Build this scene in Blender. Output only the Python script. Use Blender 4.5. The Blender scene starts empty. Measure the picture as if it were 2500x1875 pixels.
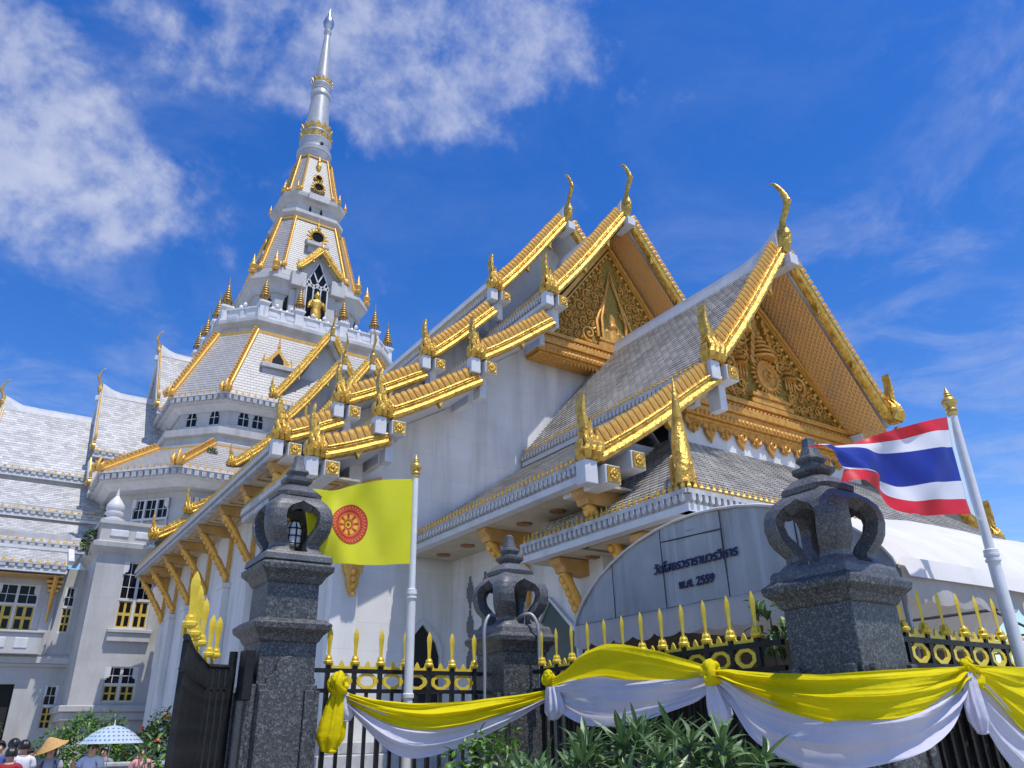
import bpy, bmesh, math, random
from mathutils import Vector, Matrix
import numpy as np
random.seed(7)
S = bpy.context.scene
S.cycles.max_bounces = 5; S.cycles.diffuse_bounces = 3; S.cycles.glossy_bounces = 2; S.cycles.transmission_bounces = 3; S.cycles.transparent_max_bounces = 4; S.cycles.caustics_reflective = False; S.cycles.caustics_refractive = False
COL = S.collection
# ------------------------------------------------------------------ camera
YAW, PITCH, ROLL = math.radians(34.185), math.radians(24.46), math.radians(-1.233)
hd = Vector((math.sin(YAW), math.cos(YAW), 0)); rt = Vector((math.cos(YAW), -math.sin(YAW), 0)); zz = Vector((0, 0, 1))
fwd = hd * math.cos(PITCH) + zz * math.sin(PITCH); upv = zz * math.cos(PITCH) - hd * math.sin(PITCH)
CR = rt * math.cos(ROLL) + upv * math.sin(ROLL); CU = upv * math.cos(ROLL) - rt * math.sin(ROLL)
cam = bpy.data.cameras.new('camera'); camo = bpy.data.objects.new('camera', cam); COL.objects.link(camo)
m = Matrix((CR, CU, -fwd)).transposed().to_4x4(); m.translation = Vector((0, 0, 1.65))
camo.matrix_world = m
cam.sensor_width = 36; cam.lens = 36 * 1866 / 2500; cam.clip_end = 6000; cam.clip_start = 0.05
S.camera = camo
# ------------------------------------------------------------------ sky and sun
SUN_EL = math.radians(68)
sh = Vector((0.20, -0.98, 0)).normalized()
sun_dir = sh * math.cos(SUN_EL) + zz * math.sin(SUN_EL)
W = bpy.data.worlds.new('World'); W.cycles.sampling_method = 'MANUAL'; W.cycles.sample_map_resolution = 512; S.world = W; W.use_nodes = True
nt = W.node_tree; nt.nodes.clear()
def wn(t, **k):
    n = nt.nodes.new(t)
    for a, b in k.items(): setattr(n, a, b)
    return n
out = wn('ShaderNodeOutputWorld'); bg = wn('ShaderNodeBackground'); bg.inputs['Strength'].default_value = 0.115
sky = wn('ShaderNodeTexSky', sky_type='NISHITA'); sky.sun_disc = False; sky.sun_elevation = SUN_EL
sky.sun_rotation = math.atan2(sh.x, sh.y); sky.air_density = 1.0; sky.dust_density = 0.3; sky.ozone_density = 1.5
hs = wn('ShaderNodeHueSaturation'); hs.inputs['Saturation'].default_value = 1.42; hs.inputs['Value'].default_value = 1.5
hs.inputs['Hue'].default_value = 0.516
nt.links.new(sky.outputs[0], hs.inputs['Color'])
tc = wn('ShaderNodeTexCoord')
def lk(a, b): nt.links.new(a, b)
def vmath(op, a, b=None):
    n = wn('ShaderNodeVectorMath', operation=op)
    for i, q in enumerate((a, b)):
        if q is None: continue
        if isinstance(q, (tuple, Vector)): n.inputs[i].default_value = tuple(q)
        else: lk(q, n.inputs[i])
    return n
def fmath(op, a, b=None, clamp=False):
    n = wn('ShaderNodeMath', operation=op); n.use_clamp = clamp
    for i, q in enumerate((a, b)):
        if q is None: continue
        if isinstance(q, (int, float)): n.inputs[i].default_value = q
        else: lk(q, n.inputs[i])
    return n.outputs[0]
dirv = vmath('NORMALIZE', tc.outputs['Generated']).outputs[0]
# plane of the clouds: project the direction on a horizontal sheet
sepd = wn('ShaderNodeSeparateXYZ'); lk(dirv, sepd.inputs[0])
zc = fmath('MAXIMUM', sepd.outputs[2], 0.06)
cx_ = fmath('DIVIDE', sepd.outputs[0], zc); cy_ = fmath('DIVIDE', sepd.outputs[1], zc)
cmb = wn('ShaderNodeCombineXYZ'); lk(cx_, cmb.inputs[0]); lk(cy_, cmb.inputs[1])
def noise(vec, scale, detail, rough, dist=0.0):
    n = wn('ShaderNodeTexNoise'); n.inputs['Scale'].default_value = scale; n.inputs['Detail'].default_value = detail
    n.inputs['Roughness'].default_value = rough; n.inputs['Distortion'].default_value = dist; lk(vec, n.inputs['Vector']); return n.outputs[0]
n_big = noise(dirv, 8.0, 5, 0.6, 0.3); n_fine = noise(dirv, 26.0, 4, 0.6, 0.1)
n_cir = noise(cmb.outputs[0], 2.6, 5, 0.64, 0.5)
def blob(d, r0, r1):
    dt = wn('ShaderNodeVectorMath', operation='DISTANCE'); lk(dirv, dt.inputs[0]); dt.inputs[1].default_value = tuple(Vector(d).normalized())
    mr = wn('ShaderNodeMapRange'); mr.interpolation_type = 'SMOOTHSTEP'; lk(dt.outputs['Value'], mr.inputs[0])
    mr.inputs[1].default_value = r1; mr.inputs[2].default_value = r0; mr.inputs[3].default_value = 0; mr.inputs[4].default_value = 1
    return mr.outputs[0]
CL = [((.118,.669,.733),.02,.15),((.229,.639,.735),.03,.15),((.335,.584,.74),.03,.15),((.406,.51,.758),.02,.14),((.289,.636,.715),.02,.12),
      ((.05,.68,.73),.02,.13),((.0,.66,.75),.0,.11),((.2,.58,.79),.05,.2),
      ((-.066,.816,.574),.04,.16),((-.003,.819,.574),.02,.13),((.062,.823,.565),.01,.11),((-.076,.788,.611),.02,.14),((-.14,.82,.56),.05,.2),((-.2,.78,.6),.05,.2),
      ((-.5,.5,.7),.1,.3),((.5,-.5,.7),.1,.35),((-.4,-.6,.7),.1,.3),((.9,-.2,.4),.05,.25)]
acc = None
for c in CL:
    b = blob(*c)
    if c[0][0] < 0.07 and c[0][1] > .7: b = fmath('MULTIPLY', b, 0.70)
    acc = b if acc is None else fmath('ADD', acc, b)
acc = fmath('MINIMUM', acc, 1.0)
def smooth(v, lo, hi, a=0, b=1):
    mr = wn('ShaderNodeMapRange'); mr.interpolation_type = 'SMOOTHSTEP'; lk(v, mr.inputs[0])
    mr.inputs[1].default_value = lo; mr.inputs[2].default_value = hi; mr.inputs[3].default_value = a; mr.inputs[4].default_value = b
    return mr.outputs[0]
dens = fmath('ADD', fmath('MULTIPLY', fmath('SUBTRACT', n_big, 0.5), 2.0), fmath('MULTIPLY', fmath('SUBTRACT', n_fine, 0.5), 0.9))
dens = fmath('ADD', dens, fmath('MULTIPLY', acc, 0.74))
cum = smooth(dens, 0.22, 1.15)
# thin cirrus, stronger towards the horizon
WL = [((.753,.217,.621),.0,.14),((.88,.368,.3),.05,.3),((.82,.349,.451),.0,.2),((.788,.391,.475),.0,.16),((-.015,.915,.404),.05,.22),((.149,.892,.426),.0,.1),((.014,.79,.613),.0,.2),((.7,.65,.3),.1,.4)]
wac = None
for c in WL:
    b = blob(*c); wac = b if wac is None else fmath('ADD', wac, b)
wac = fmath('MINIMUM', wac, 1.0)
cir = fmath('MULTIPLY', smooth(n_cir, 0.40, 0.72), fmath('ADD', fmath('MULTIPLY', wac, 0.22), 0.05))
alpha = fmath('MINIMUM', fmath('ADD', fmath('MULTIPLY', cum, 0.62), cir), 0.92)
shade = smooth(fmath('ADD', n_fine, fmath('MULTIPLY', n_big, 0.5)), 0.55, 0.95)
ccol = wn('ShaderNodeMixRGB'); lk(shade, ccol.inputs[0]); ccol.inputs[1].default_value = (3.9, 4.3, 5.8, 1); ccol.inputs[2].default_value = (5.4, 5.7, 6.8, 1)
mixc = wn('ShaderNodeMixRGB'); lk(alpha, mixc.inputs[0]); lk(hs.outputs[0], mixc.inputs[1]); lk(ccol.outputs[0], mixc.inputs[2])
lk(mixc.outputs[0], bg.inputs['Color']); lk(bg.outputs[0], out.inputs['Surface'])
sl = bpy.data.lights.new('sun', 'SUN'); sl.energy = 3.8; sl.angle = math.radians(0.5); sl.color = (1, 0.955, 0.88)
so = bpy.data.objects.new('sun', sl); COL.objects.link(so)
so.rotation_euler = sun_dir.to_track_quat('Z', 'Y').to_euler(); so.location = (0, -20, 60)
vs_ = S.view_settings; vs_.view_transform = 'Standard'; vs_.look = 'None'; vs_.gamma = 1.0; vs_.exposure = 0.14; vs_.use_curve_mapping = False

# ------------------------------------------------------------------ object helpers
WM = {}                                   # world matrices of what we build
def tag(o, label, cat, group=None):
    o['label'] = label; o['category'] = cat
    if group: o['group'] = group
    return o
def link(o, parent=None, mw=None):
    COL.objects.link(o)
    mw = mw if mw is not None else Matrix.Identity(4)
    WM[o] = mw
    if parent is not None:
        o.parent = parent; o.matrix_parent_inverse = WM[parent].inverted()
    o.matrix_basis = mw
    return o
def empty(name, loc):
    o = bpy.data.objects.new(name, None); o.empty_display_size = 0.2
    return link(o, None, Matrix.Translation(Vector(loc)))
def thing(name, loc, label, cat, group=None):
    return tag(empty(name, loc), label, cat, group)
def inst(name, mesh, mw, parent):
    return link(bpy.data.objects.new(name, mesh), parent, mw)
def V(*a): return Vector(a)
class MB:
    def __init__(s): s.v = []; s.f = []; s.mi = []; s.m = 0
    def add(s, vs, fs):
        b = len(s.v); s.v += [tuple(x) for x in vs]; s.f += [tuple(i + b for i in f) for f in fs]; s.mi += [s.m] * len(fs); return s
    def quad(s, a, b, c, d): return s.add([a, b, c, d], [(0, 1, 2, 3)])
    def obox(s, c, ax, ay, az):           # centre and three half-axes
        c, ax, ay, az = Vector(c), Vector(ax), Vector(ay), Vector(az)
        vs = [c + ax * i + ay * j + az * k for k in (-1, 1) for j in (-1, 1) for i in (-1, 1)]
        fs = [(0, 2, 3, 1), (4, 5, 7, 6), (0, 1, 5, 4), (2, 6, 7, 3), (0, 4, 6, 2), (1, 3, 7, 5)]
        if ax.cross(ay).dot(az) < 0: fs = [f[::-1] for f in fs]
        return s.add(vs, fs)
    def box(s, x0, x1, y0, y1, z0, z1):
        return s.obox(((x0 + x1) / 2, (y0 + y1) / 2, (z0 + z1) / 2), ((x1 - x0) / 2, 0, 0), (0, (y1 - y0) / 2, 0), (0, 0, (z1 - z0) / 2))
    def beam(s, p, q, w, h, up=(0, 0, 1)):     # box along p->q
        p, q = Vector(p), Vector(q); d = (q - p); L = d.length; d.normalize(); u = Vector(up); x = d.cross(u).normalized(); u = x.cross(d)
        return s.obox((p + q) / 2, d * (L / 2), x * (w / 2), u * (h / 2))
    def prism(s, pts, O, X, Y, N, d0, d1):     # 2-D outline swept along N from d0 to d1
        O, X, Y, N = Vector(O), Vector(X), Vector(Y), Vector(N); n = len(pts)
        ar = sum(pts[i][0] * pts[(i + 1) % n][1] - pts[(i + 1) % n][0] * pts[i][1] for i in range(n))
        if (ar > 0) != (X.cross(Y).dot(N) * (d1 - d0) > 0): pts = pts[::-1]
        vs = [O + X * a + Y * b + N * d for d in (d0, d1) for a, b in pts]
        fs = [tuple(range(n))[::-1], tuple(range(n, 2 * n))] + [(i, (i + 1) % n, n + (i + 1) % n, n + i) for i in range(n)]
        return s.add(vs, fs)
    def tube(s, pts, rad, n=8, caps=True, flat=None):
        pts = [Vector(p) for p in pts]; k = len(pts)
        rad = rad if isinstance(rad, (list, tuple)) else [rad] * k
        d0 = (pts[1] - pts[0]).normalized(); a = Vector((0, 0, 1)) if abs(d0.z) < .9 else Vector((1, 0, 0))
        x = d0.cross(a).normalized(); vs = []; fs = []
        for i in range(k):
            d = (pts[min(i + 1, k - 1)] - pts[max(i - 1, 0)]).normalized()
            x = (x - d * x.dot(d)).normalized(); y = d.cross(x)
            for j in range(n):
                t = 2 * math.pi * j / n; w = x * math.cos(t) + y * math.sin(t)
                if flat is not None: w = w - flat[0] * (w.dot(flat[0]) * (1 - flat[1]))
                vs.append(pts[i] + w * rad[i])
        for i in range(k - 1):
            for j in range(n): fs.append((i * n + j, i * n + (j + 1) % n, (i + 1) * n + (j + 1) % n, (i + 1) * n + j))
        if caps: fs += [tuple(range(n))[::-1], tuple(range((k - 1) * n, k * n))]
        return s.add(vs, fs)
    def lathe(s, prof, c, n=16, caps=True, axis=None):
        c = Vector(c); vs = []; fs = []
        A = (V(1, 0, 0), V(0, 1, 0), V(0, 0, 1)) if axis is None else axis
        for r, z in prof:
            for j in range(n):
                t = 2 * math.pi * (j + .5) / n; vs.append(c + A[0] * (r * math.cos(t)) + A[1] * (r * math.sin(t)) + A[2] * z)
        k = len(prof)
        for i in range(k - 1):
            for j in range(n): fs.append((i * n + j, i * n + (j + 1) % n, (i + 1) * n + (j + 1) % n, (i + 1) * n + j))
        if caps: fs += [tuple(range(n))[::-1], tuple(range((k - 1) * n, k * n))]
        return s.add(vs, fs)
    def loft(s, rings, caps=True):        # rings: lists of equal length
        n = len(rings[0]); vs = [p for r in rings for p in r]; fs = []
        for i in range(len(rings) - 1):
            for j in range(n): fs.append((i * n + j, i * n + (j + 1) % n, (i + 1) * n + (j + 1) % n, (i + 1) * n + j))
        if caps: fs += [tuple(range(n))[::-1], tuple(range((len(rings) - 1) * n, len(rings) * n))]
        return s.add(vs, fs)
    def sq(s, prof, c):                   # square sections (half width, z)
        c = Vector(c)
        return s.loft([[c + V(a * w, b * w, z) for a, b in ((-1, -1), (1, -1), (1, 1), (-1, 1))] for w, z in prof])
    def grid(s, P):                       # P[i][j]
        r, c = len(P), len(P[0]); vs = [p for row in P for p in row]
        return s.add(vs, [(i * c + j, i * c + j + 1, (i + 1) * c + j + 1, (i + 1) * c + j) for i in range(r - 1) for j in range(c - 1)])
    def ball(s, c, r, n=8, sc=(1, 1, 1)):
        c = Vector(c); pr = [(math.sin(math.pi * i / n) * r, -math.cos(math.pi * i / n) * r) for i in range(n + 1)]
        b = len(s.v); s.lathe([(max(a, 1e-4), z) for a, z in pr], (0, 0, 0), n + 4, caps=False)
        for i in range(b, len(s.v)): s.v[i] = tuple(c + V(s.v[i][0] * sc[0], s.v[i][1] * sc[1], s.v[i][2] * sc[2]))
        return s
    def mesh(s, name, mats, smooth=None, merge=False):
        me = bpy.data.meshes.new(name); me.from_pydata(s.v, [], s.f)
        for x in (mats if isinstance(mats, (list, tuple)) else [mats]): me.materials.append(x)
        if any(s.mi): me.polygons.foreach_set('material_index', s.mi)
        if merge:
            bm = bmesh.new(); bm.from_mesh(me); bmesh.ops.remove_doubles(bm, verts=bm.verts, dist=1e-4); bmesh.ops.recalc_face_normals(bm, faces=bm.faces); bm.to_mesh(me); bm.free()
        if smooth is not None:
            me.polygons.foreach_set('use_smooth', [True] * len(me.polygons))
            if smooth < 180: me.set_sharp_from_angle(angle=math.radians(smooth))
        me.update(); return me
    def build(s, name, mats, parent=None, smooth=None, bevel=0, mw=None, merge=False):
        o = link(bpy.data.objects.new(name, s.mesh(name, mats, smooth, merge)), parent, mw)
        if bevel:
            b = o.modifiers.new('bevel', 'BEVEL'); b.width = bevel; b.segments = 2; b.limit_method = 'ANGLE'; b.angle_limit = math.radians(40); b.harden_normals = False
        return o
def stuff(o): o['kind'] = 'stuff'; return o
def struct(o): o['kind'] = 'structure'; return o
def frame(O, X, Y, Z):
    mm = Matrix((Vector(X), Vector(Y), Vector(Z))).transposed().to_4x4(); mm.translation = Vector(O); return mm
def lerp(a, b, t): return a + (b - a) * t
def cat_rom(P, n):                        # smooth curve through points
    P = [Vector(p) for p in P]; o = []
    for i in range(len(P) - 1):
        a = P[max(i - 1, 0)]; b = P[i]; c = P[i + 1]; d = P[min(i + 2, len(P) - 1)]
        for k in range(n):
            t = k / n; o.append(.5 * ((2 * b) + (c - a) * t + (2 * a - 5 * b + 4 * c - d) * t * t + (3 * b - a - 3 * c + d) * t ** 3))
    o.append(P[-1]); return o
def resample(P, n):
    L = [0]
    for i in range(1, len(P)): L.append(L[-1] + (P[i] - P[i - 1]).length)
    o = []; j = 0
    for k in range(n + 1):
        t = L[-1] * k / n
        while j < len(P) - 2 and L[j + 1] < t: j += 1
        d = L[j + 1] - L[j]; o.append(P[j].lerp(P[j + 1], (t - L[j]) / d if d > 1e-9 else 0))
    return o

# ------------------------------------------------------------------ materials
def material(name, col, rough=.6, metal=0.0, col2=None, scale=3.0, detail=6, bump=0.0, bscale=30.0, island=0.0, spec=.5, streak=None, trans=0.0, stops=(.35, .65), coat=0.0, sss=0.0):
    M = bpy.data.materials.new(name); M.use_nodes = True; t = M.node_tree; N = t.nodes; Lk = t.links; b = N['Principled BSDF']
    b.inputs['Roughness'].default_value = rough; b.inputs['Metallic'].default_value = metal; b.inputs['Specular IOR Level'].default_value = spec
    if coat: b.inputs['Coat Weight'].default_value = coat
    g = N.new('ShaderNodeTexCoord'); c4 = lambda c: (c[0], c[1], c[2], 1)
    cur = None
    if col2 is not None:
        n = N.new('ShaderNodeTexNoise'); n.inputs['Scale'].default_value = scale; n.inputs['Detail'].default_value = detail; n.inputs['Roughness'].default_value = .6
        Lk.new(g.outputs['Object'], n.inputs['Vector'])
        r = N.new('ShaderNodeValToRGB'); r.color_ramp.elements[0].position = stops[0]; r.color_ramp.elements[1].position = stops[1]
        r.color_ramp.elements[0].color = c4(col); r.color_ramp.elements[1].color = c4(col2); Lk.new(n.outputs[0], r.inputs[0]); cur = r.outputs[0]
    else:
        r = N.new('ShaderNodeRGB'); r.outputs[0].default_value = c4(col); cur = r.outputs[0]
    if streak is not None:                # (colour, amount, scale xy, scale z)
        mp = N.new('ShaderNodeMapping'); mp.inputs['Scale'].default_value = (streak[2], streak[2], streak[3]); Lk.new(g.outputs['Object'], mp.inputs[0])
        n = N.new('ShaderNodeTexNoise'); n.inputs['Scale'].default_value = 1; n.inputs['Detail'].default_value = 8; n.inputs['Roughness'].default_value = .65; Lk.new(mp.outputs[0], n.inputs['Vector'])
        r = N.new('ShaderNodeMapRange'); r.inputs[1].default_value = .48; r.inputs[2].default_value = .78; r.inputs[3].default_value = 0; r.inputs[4].default_value = streak[1]; Lk.new(n.outputs[0], r.inputs[0])
        mx = N.new('ShaderNodeMixRGB'); mx.inputs[2].default_value = c4(streak[0]); Lk.new(r.outputs[0], mx.inputs[0]); Lk.new(cur, mx.inputs[1]); cur = mx.outputs[0]
    if island:
        ge = N.new('ShaderNodeNewGeometry'); mr = N.new('ShaderNodeMapRange'); mr.inputs[3].default_value = 1 - island; mr.inputs[4].default_value = 1 + island; Lk.new(ge.outputs['Random Per Island'], mr.inputs[0])
        mx = N.new('ShaderNodeMixRGB'); mx.blend_type = 'MULTIPLY'; mx.inputs[0].default_value = 1
        Lk.new(cur, mx.inputs[1]); Lk.new(mr.outputs[0], mx.inputs[2]); cur = mx.outputs[0]
    Lk.new(cur, b.inputs['Base Color'])
    if bump:
        n = N.new('ShaderNodeTexNoise'); n.inputs['Scale'].default_value = bscale; n.inputs['Detail'].default_value = 4; Lk.new(g.outputs['Object'], n.inputs['Vector'])
        bm = N.new('ShaderNodeBump'); bm.inputs['Strength'].default_value = bump; bm.inputs['Distance'].default_value = .05; Lk.new(n.outputs[0], bm.inputs['Height']); Lk.new(bm.outputs[0], b.inputs['Normal'])
    if trans:
        tr = N.new('ShaderNodeBsdfTranslucent'); Lk.new(cur, tr.inputs[0]); ms = N.new('ShaderNodeMixShader'); ms.inputs[0].default_value = trans
        Lk.new(b.outputs[0], ms.inputs[1]); Lk.new(tr.outputs[0], ms.inputs[2]); Lk.new(ms.outputs[0], N['Material Output'].inputs[0])
    return M
def slab_wall(name, col, col2, bw, bh, streak):
    M = material(name, col, .55, 0, col2, .7, streak=streak, bump=.05, bscale=8)
    t = M.node_tree; N = t.nodes; Lk = t.links; b = N['Principled BSDF']
    src = b.inputs['Base Color'].links[0].from_socket; g = N.new('ShaderNodeTexCoord')
    sp = N.new('ShaderNodeSeparateXYZ'); Lk.new(g.outputs['Object'], sp.inputs[0]); ad = N.new('ShaderNodeMath'); Lk.new(sp.outputs[0], ad.inputs[0]); Lk.new(sp.outputs[1], ad.inputs[1])
    cb = N.new('ShaderNodeCombineXYZ'); Lk.new(ad.outputs[0], cb.inputs[0]); Lk.new(sp.outputs[2], cb.inputs[1])
    br = N.new('ShaderNodeTexBrick'); br.inputs['Scale'].default_value = 1; br.inputs['Brick Width'].default_value = bw; br.inputs['Row Height'].default_value = bh; br.inputs['Mortar Size'].default_value = .008
    br.inputs['Color1'].default_value = (1, 1, 1, 1); br.inputs['Color2'].default_value = (.955, .955, .96, 1); br.inputs['Mortar'].default_value = (.87, .865, .86, 1); Lk.new(cb.outputs[0], br.inputs['Vector'])
    mx = N.new('ShaderNodeMixRGB'); mx.blend_type = 'MULTIPLY'; mx.inputs[0].default_value = 1; Lk.new(src, mx.inputs[1]); Lk.new(br.outputs[0], mx.inputs[2]); Lk.new(mx.outputs[0], b.inputs['Base Color'])
    return M
GOLD = material('gold_leaf', (.40, .19, .025), .40, .6, (.76, .48, .09), 5.0, bump=.8, bscale=12, stops=(.3, .58))
GOLD2 = material('gold_ornament', (.70, .36, .07), .42, .45, (.86, .50, .11), 5, bump=.3, bscale=40)
CARVE = material('carved_gilding', (.60, .27, .05), .45, .35, (.82, .44, .09), 7, bump=.35, bscale=45)
MOSAIC = material('green_gold_mosaic', (.22, .20, .03), .4, .2, (.46, .27, .045), 14, bump=.5, bscale=90)
OCHRE = material('ochre_paint', (.50, .27, .075), .6, 0, (.62, .37, .12), 3, streak=((.32, .20, .09), .6, 3, .6), bump=.1)
CREAM = material('cream_soffit', (.50, .42, .29), .7, 0, (.60, .52, .38), 2)
MAROON = material('maroon_rosette', (.22, .09, .05), .6, 0, (.40, .20, .08), 20)
TILE = material('marble_roof_tile', (.41, .385, .35), .45, 0, (.51, .485, .45), .6, island=.26, streak=((.17, .16, .145), .6, .5, .8))
TILE2 = material('marble_roof_tile_far', (.45, .445, .435), .45, 0, (.53, .525, .515), .5, island=.2, streak=((.36, .35, .33), .45, .3, .5))
WHITE = material('white_trim', (.60, .60, .61), .5, 0, (.70, .70, .705), 2, streak=((.45, .44, .42), .4, 2.5, .5))
GREYT = material('grey_weathered_trim', (.42, .42, .41), .7, 0, (.58, .58, .58), 3, streak=((.20, .195, .18), .8, 3, 1.0), bump=.1)
BED = material('roof_bedding', (.12, .118, .11), .8)
TILE3 = material('marble_roof_tile_tower', (.36, .35, .335), .45, 0, (.42, .41, .395), .5, island=.08, streak=((.30, .295, .28), .4, .3, .5))
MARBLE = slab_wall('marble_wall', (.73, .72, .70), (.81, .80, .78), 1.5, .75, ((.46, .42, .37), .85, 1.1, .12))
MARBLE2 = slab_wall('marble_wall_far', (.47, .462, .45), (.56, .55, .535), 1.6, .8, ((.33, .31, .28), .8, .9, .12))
DARK = material('dark_glass', (.010, .011, .013), .25, 0, spec=.2)
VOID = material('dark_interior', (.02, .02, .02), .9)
GREENG = material('green_door_glass', (.035, .06, .055), .25, 0, (.05, .085, .075), 1)
YWOOD = material('yellow_window_wood', (.58, .40, .06), .5, 0, (.68, .48, .09), 4)
IRON = material('black_iron', (.008, .008, .009), .45, 0, (.02, .02, .02), 8, bump=.15, spec=.3)
YPAINT = material('yellow_gold_paint', (.70, .50, .03), .34, .1, (.80, .60, .06), 6)
def granite(name, a, b, c, sc=1.0):
    M = bpy.data.materials.new(name); M.use_nodes = True; t = M.node_tree; N = t.nodes; Lk = t.links; P = N['Principled BSDF']; P.inputs['Roughness'].default_value = .45
    g = N.new('ShaderNodeTexCoord'); ob = g.outputs['Object']
    n = N.new('ShaderNodeTexNoise'); n.inputs['Scale'].default_value = 2.6; n.inputs['Detail'].default_value = 7; n.inputs['Roughness'].default_value = .65; Lk.new(ob, n.inputs['Vector'])
    r = N.new('ShaderNodeValToRGB'); r.color_ramp.elements[0].position = .35; r.color_ramp.elements[1].position = .7; r.color_ramp.elements[0].color = (*a, 1); r.color_ramp.elements[1].color = (*b, 1); Lk.new(n.outputs[0], r.inputs[0]); cur = r.outputs[0]
    w = N.new('ShaderNodeTexNoise'); w.inputs['Scale'].default_value = 60; Lk.new(ob, w.inputs['Vector']); wm = N.new('ShaderNodeMixRGB'); wm.inputs[0].default_value = .03; Lk.new(ob, wm.inputs[1]); Lk.new(w.outputs[1], wm.inputs[2])
    for s2, lo, am in ((58 * sc, .62, .7), (120 * sc, .55, .5)):
        v = N.new('ShaderNodeTexVoronoi'); v.inputs['Scale'].default_value = s2; Lk.new(wm.outputs[0], v.inputs['Vector'])
        sp = N.new('ShaderNodeSeparateXYZ'); Lk.new(v.outputs['Color'], sp.inputs[0])
        mr = N.new('ShaderNodeMapRange'); mr.inputs[1].default_value = lo; mr.inputs[2].default_value = 1; mr.inputs[3].default_value = 0; mr.inputs[4].default_value = am; Lk.new(sp.outputs[0], mr.inputs[0])
        mx = N.new('ShaderNodeMixRGB'); mx.inputs[2].default_value = (*c, 1); Lk.new(mr.outputs[0], mx.inputs[0]); Lk.new(cur, mx.inputs[1]); cur = mx.outputs[0]
        mr = N.new('ShaderNodeMapRange'); mr.inputs[1].default_value = .22; mr.inputs[2].default_value = 0; mr.inputs[3].default_value = 0; mr.inputs[4].default_value = am; Lk.new(sp.outputs[1], mr.inputs[0])
        mx = N.new('ShaderNodeMixRGB'); mx.inputs[2].default_value = (.012, .013, .014, 1); Lk.new(mr.outputs[0], mx.inputs[0]); Lk.new(cur, mx.inputs[1]); cur = mx.outputs[0]
    Lk.new(cur, P.inputs['Base Color'])
    return M
GRANITE = granite('dark_granite', (.020, .023, .024), (.052, .056, .058), (.22, .225, .23))
GRANITE2 = granite('pale_weathered_granite', (.042, .044, .045), (.115, .118, .12), (.24, .243, .245), 1.6)
CYEL = material('yellow_cloth', (.84, .71, .004), .75, 0, (.90, .77, .012), 2, trans=.38, spec=.15, bump=.35, bscale=9)
CWHT = material('white_cloth', (.71, .70, .83), .75, 0, (.78, .77, .87), 2, trans=.35, spec=.15, bump=.35, bscale=9)
FLAGY = material('yellow_flag_cloth', (.90, .88, .02), .55, 0, (.93, .91, .04), 3, trans=.5)
FRED = material('red_flag_cloth', (.76, .018, .03), .5, trans=.3); FWHT = material('white_flag_cloth', (.82, .82, .86), .5, trans=.3); FBLU = material('blue_flag_cloth', (.014, .035, .32), .5, trans=.3)
FEDGE = material('flag_hem', (.70, .82, .86), .6, trans=.3)
POLE = material('painted_pole', (.66, .67, .68), .45, 0, (.76, .76, .76), 5, streak=((.42, .41, .38), .6, 4, 1))
POLEGOLD = material('brass_finial', (.55, .36, .09), .35, .6, (.70, .48, .14), 6)
TENTG = material('grey_tarpaulin', (.33, .325, .315), .5, 0, (.44, .435, .425), 1.5, streak=((.56, .56, .56), .9, 7, .2), bump=.15, bscale=5)
TENTW = material('white_tarpaulin', (.70, .67, .63), .55, 0, (.78, .76, .73), 1.2, streak=((.52, .48, .44), .5, 2, .4), bump=.12, bscale=4, trans=.08)
TENTV = material('valance_tarpaulin', (.72, .68, .66), .55, 0, (.80, .77, .75), 1.5, streak=((.50, .46, .44), .5, 4, .4), trans=.5)
INK = material('blue_black_paint', (.012, .014, .07), .6)
STEEL = material('galvanised_steel', (.42, .42, .43), .45, .5)
LEAF = material('oleander_leaf', (.075, .14, .045), .38, 0, (.14, .23, .08), 2, island=.35, trans=.18)
LEAFM = material('leaf_midrib', (.22, .32, .13), .5)
LEAF2 = material('bright_leaf', (.07, .17, .02), .4, 0, (.15, .29, .04), 2, island=.35, trans=.3)
LEAF3 = material('shrub_leaf', (.05, .10, .02), .45, 0, (.10, .18, .04), 2, island=.4, trans=.25)
FLOWER = material('orange_flower', (.55, .10, .03), .5, 0, (.72, .22, .06), 8, island=.3, trans=.2)
BARK = material('bark', (.10, .085, .07), .8, 0, (.20, .18, .155), 12, bump=.4)
# ------------------------------------------------------------------ ground
g = MB(); g.quad(V(-1500, -1500, 0), V(1500, -1500, 0), V(1500, 2500, 0), V(-1500, 2500, 0))
PAVE = slab_wall('paving', (.30, .29, .27), (.38, .37, .35), .6, .6, ((.2, .19, .18), .4, 1, 1))
struct(g.build('ground', material('ground_concrete', (.30, .295, .28), .85, 0, (.38, .37, .35), .8, bump=.1)))
pv = MB(); pv.box(-40, 60, 9.6, 120, -.1, .06)
struct(pv.build('pavement', PAVE, bevel=.02))

AX = V(18.5, 63.1, 0)
class Arm:
    def __init__(s, d, e): s.d = Vector(d); s.e = Vector(e)
    def p(s, dist, w, z): return AX + s.d * dist + s.e * w + V(0, 0, z)
FRONT = Arm((0, -1, 0), (-1, 0, 0)); LEFT = Arm((-1, 0, 0), (0, -1, 0))

hall = thing('temple_hall', (18.5, 30, 0), 'white marble temple hall with stacked gilded gables and carved orange pediments facing the fence', 'temple')
wing = thing('temple_wing', (0, 57, 0), 'white side wing of the temple with tiered pale roofs and yellow-shuttered windows', 'temple wing')
tower = thing('spire_tower', (18.5, 63.1, 0), 'tall white octagonal tower with gold-edged roofs tapering to a needle spire', 'tower')

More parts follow.
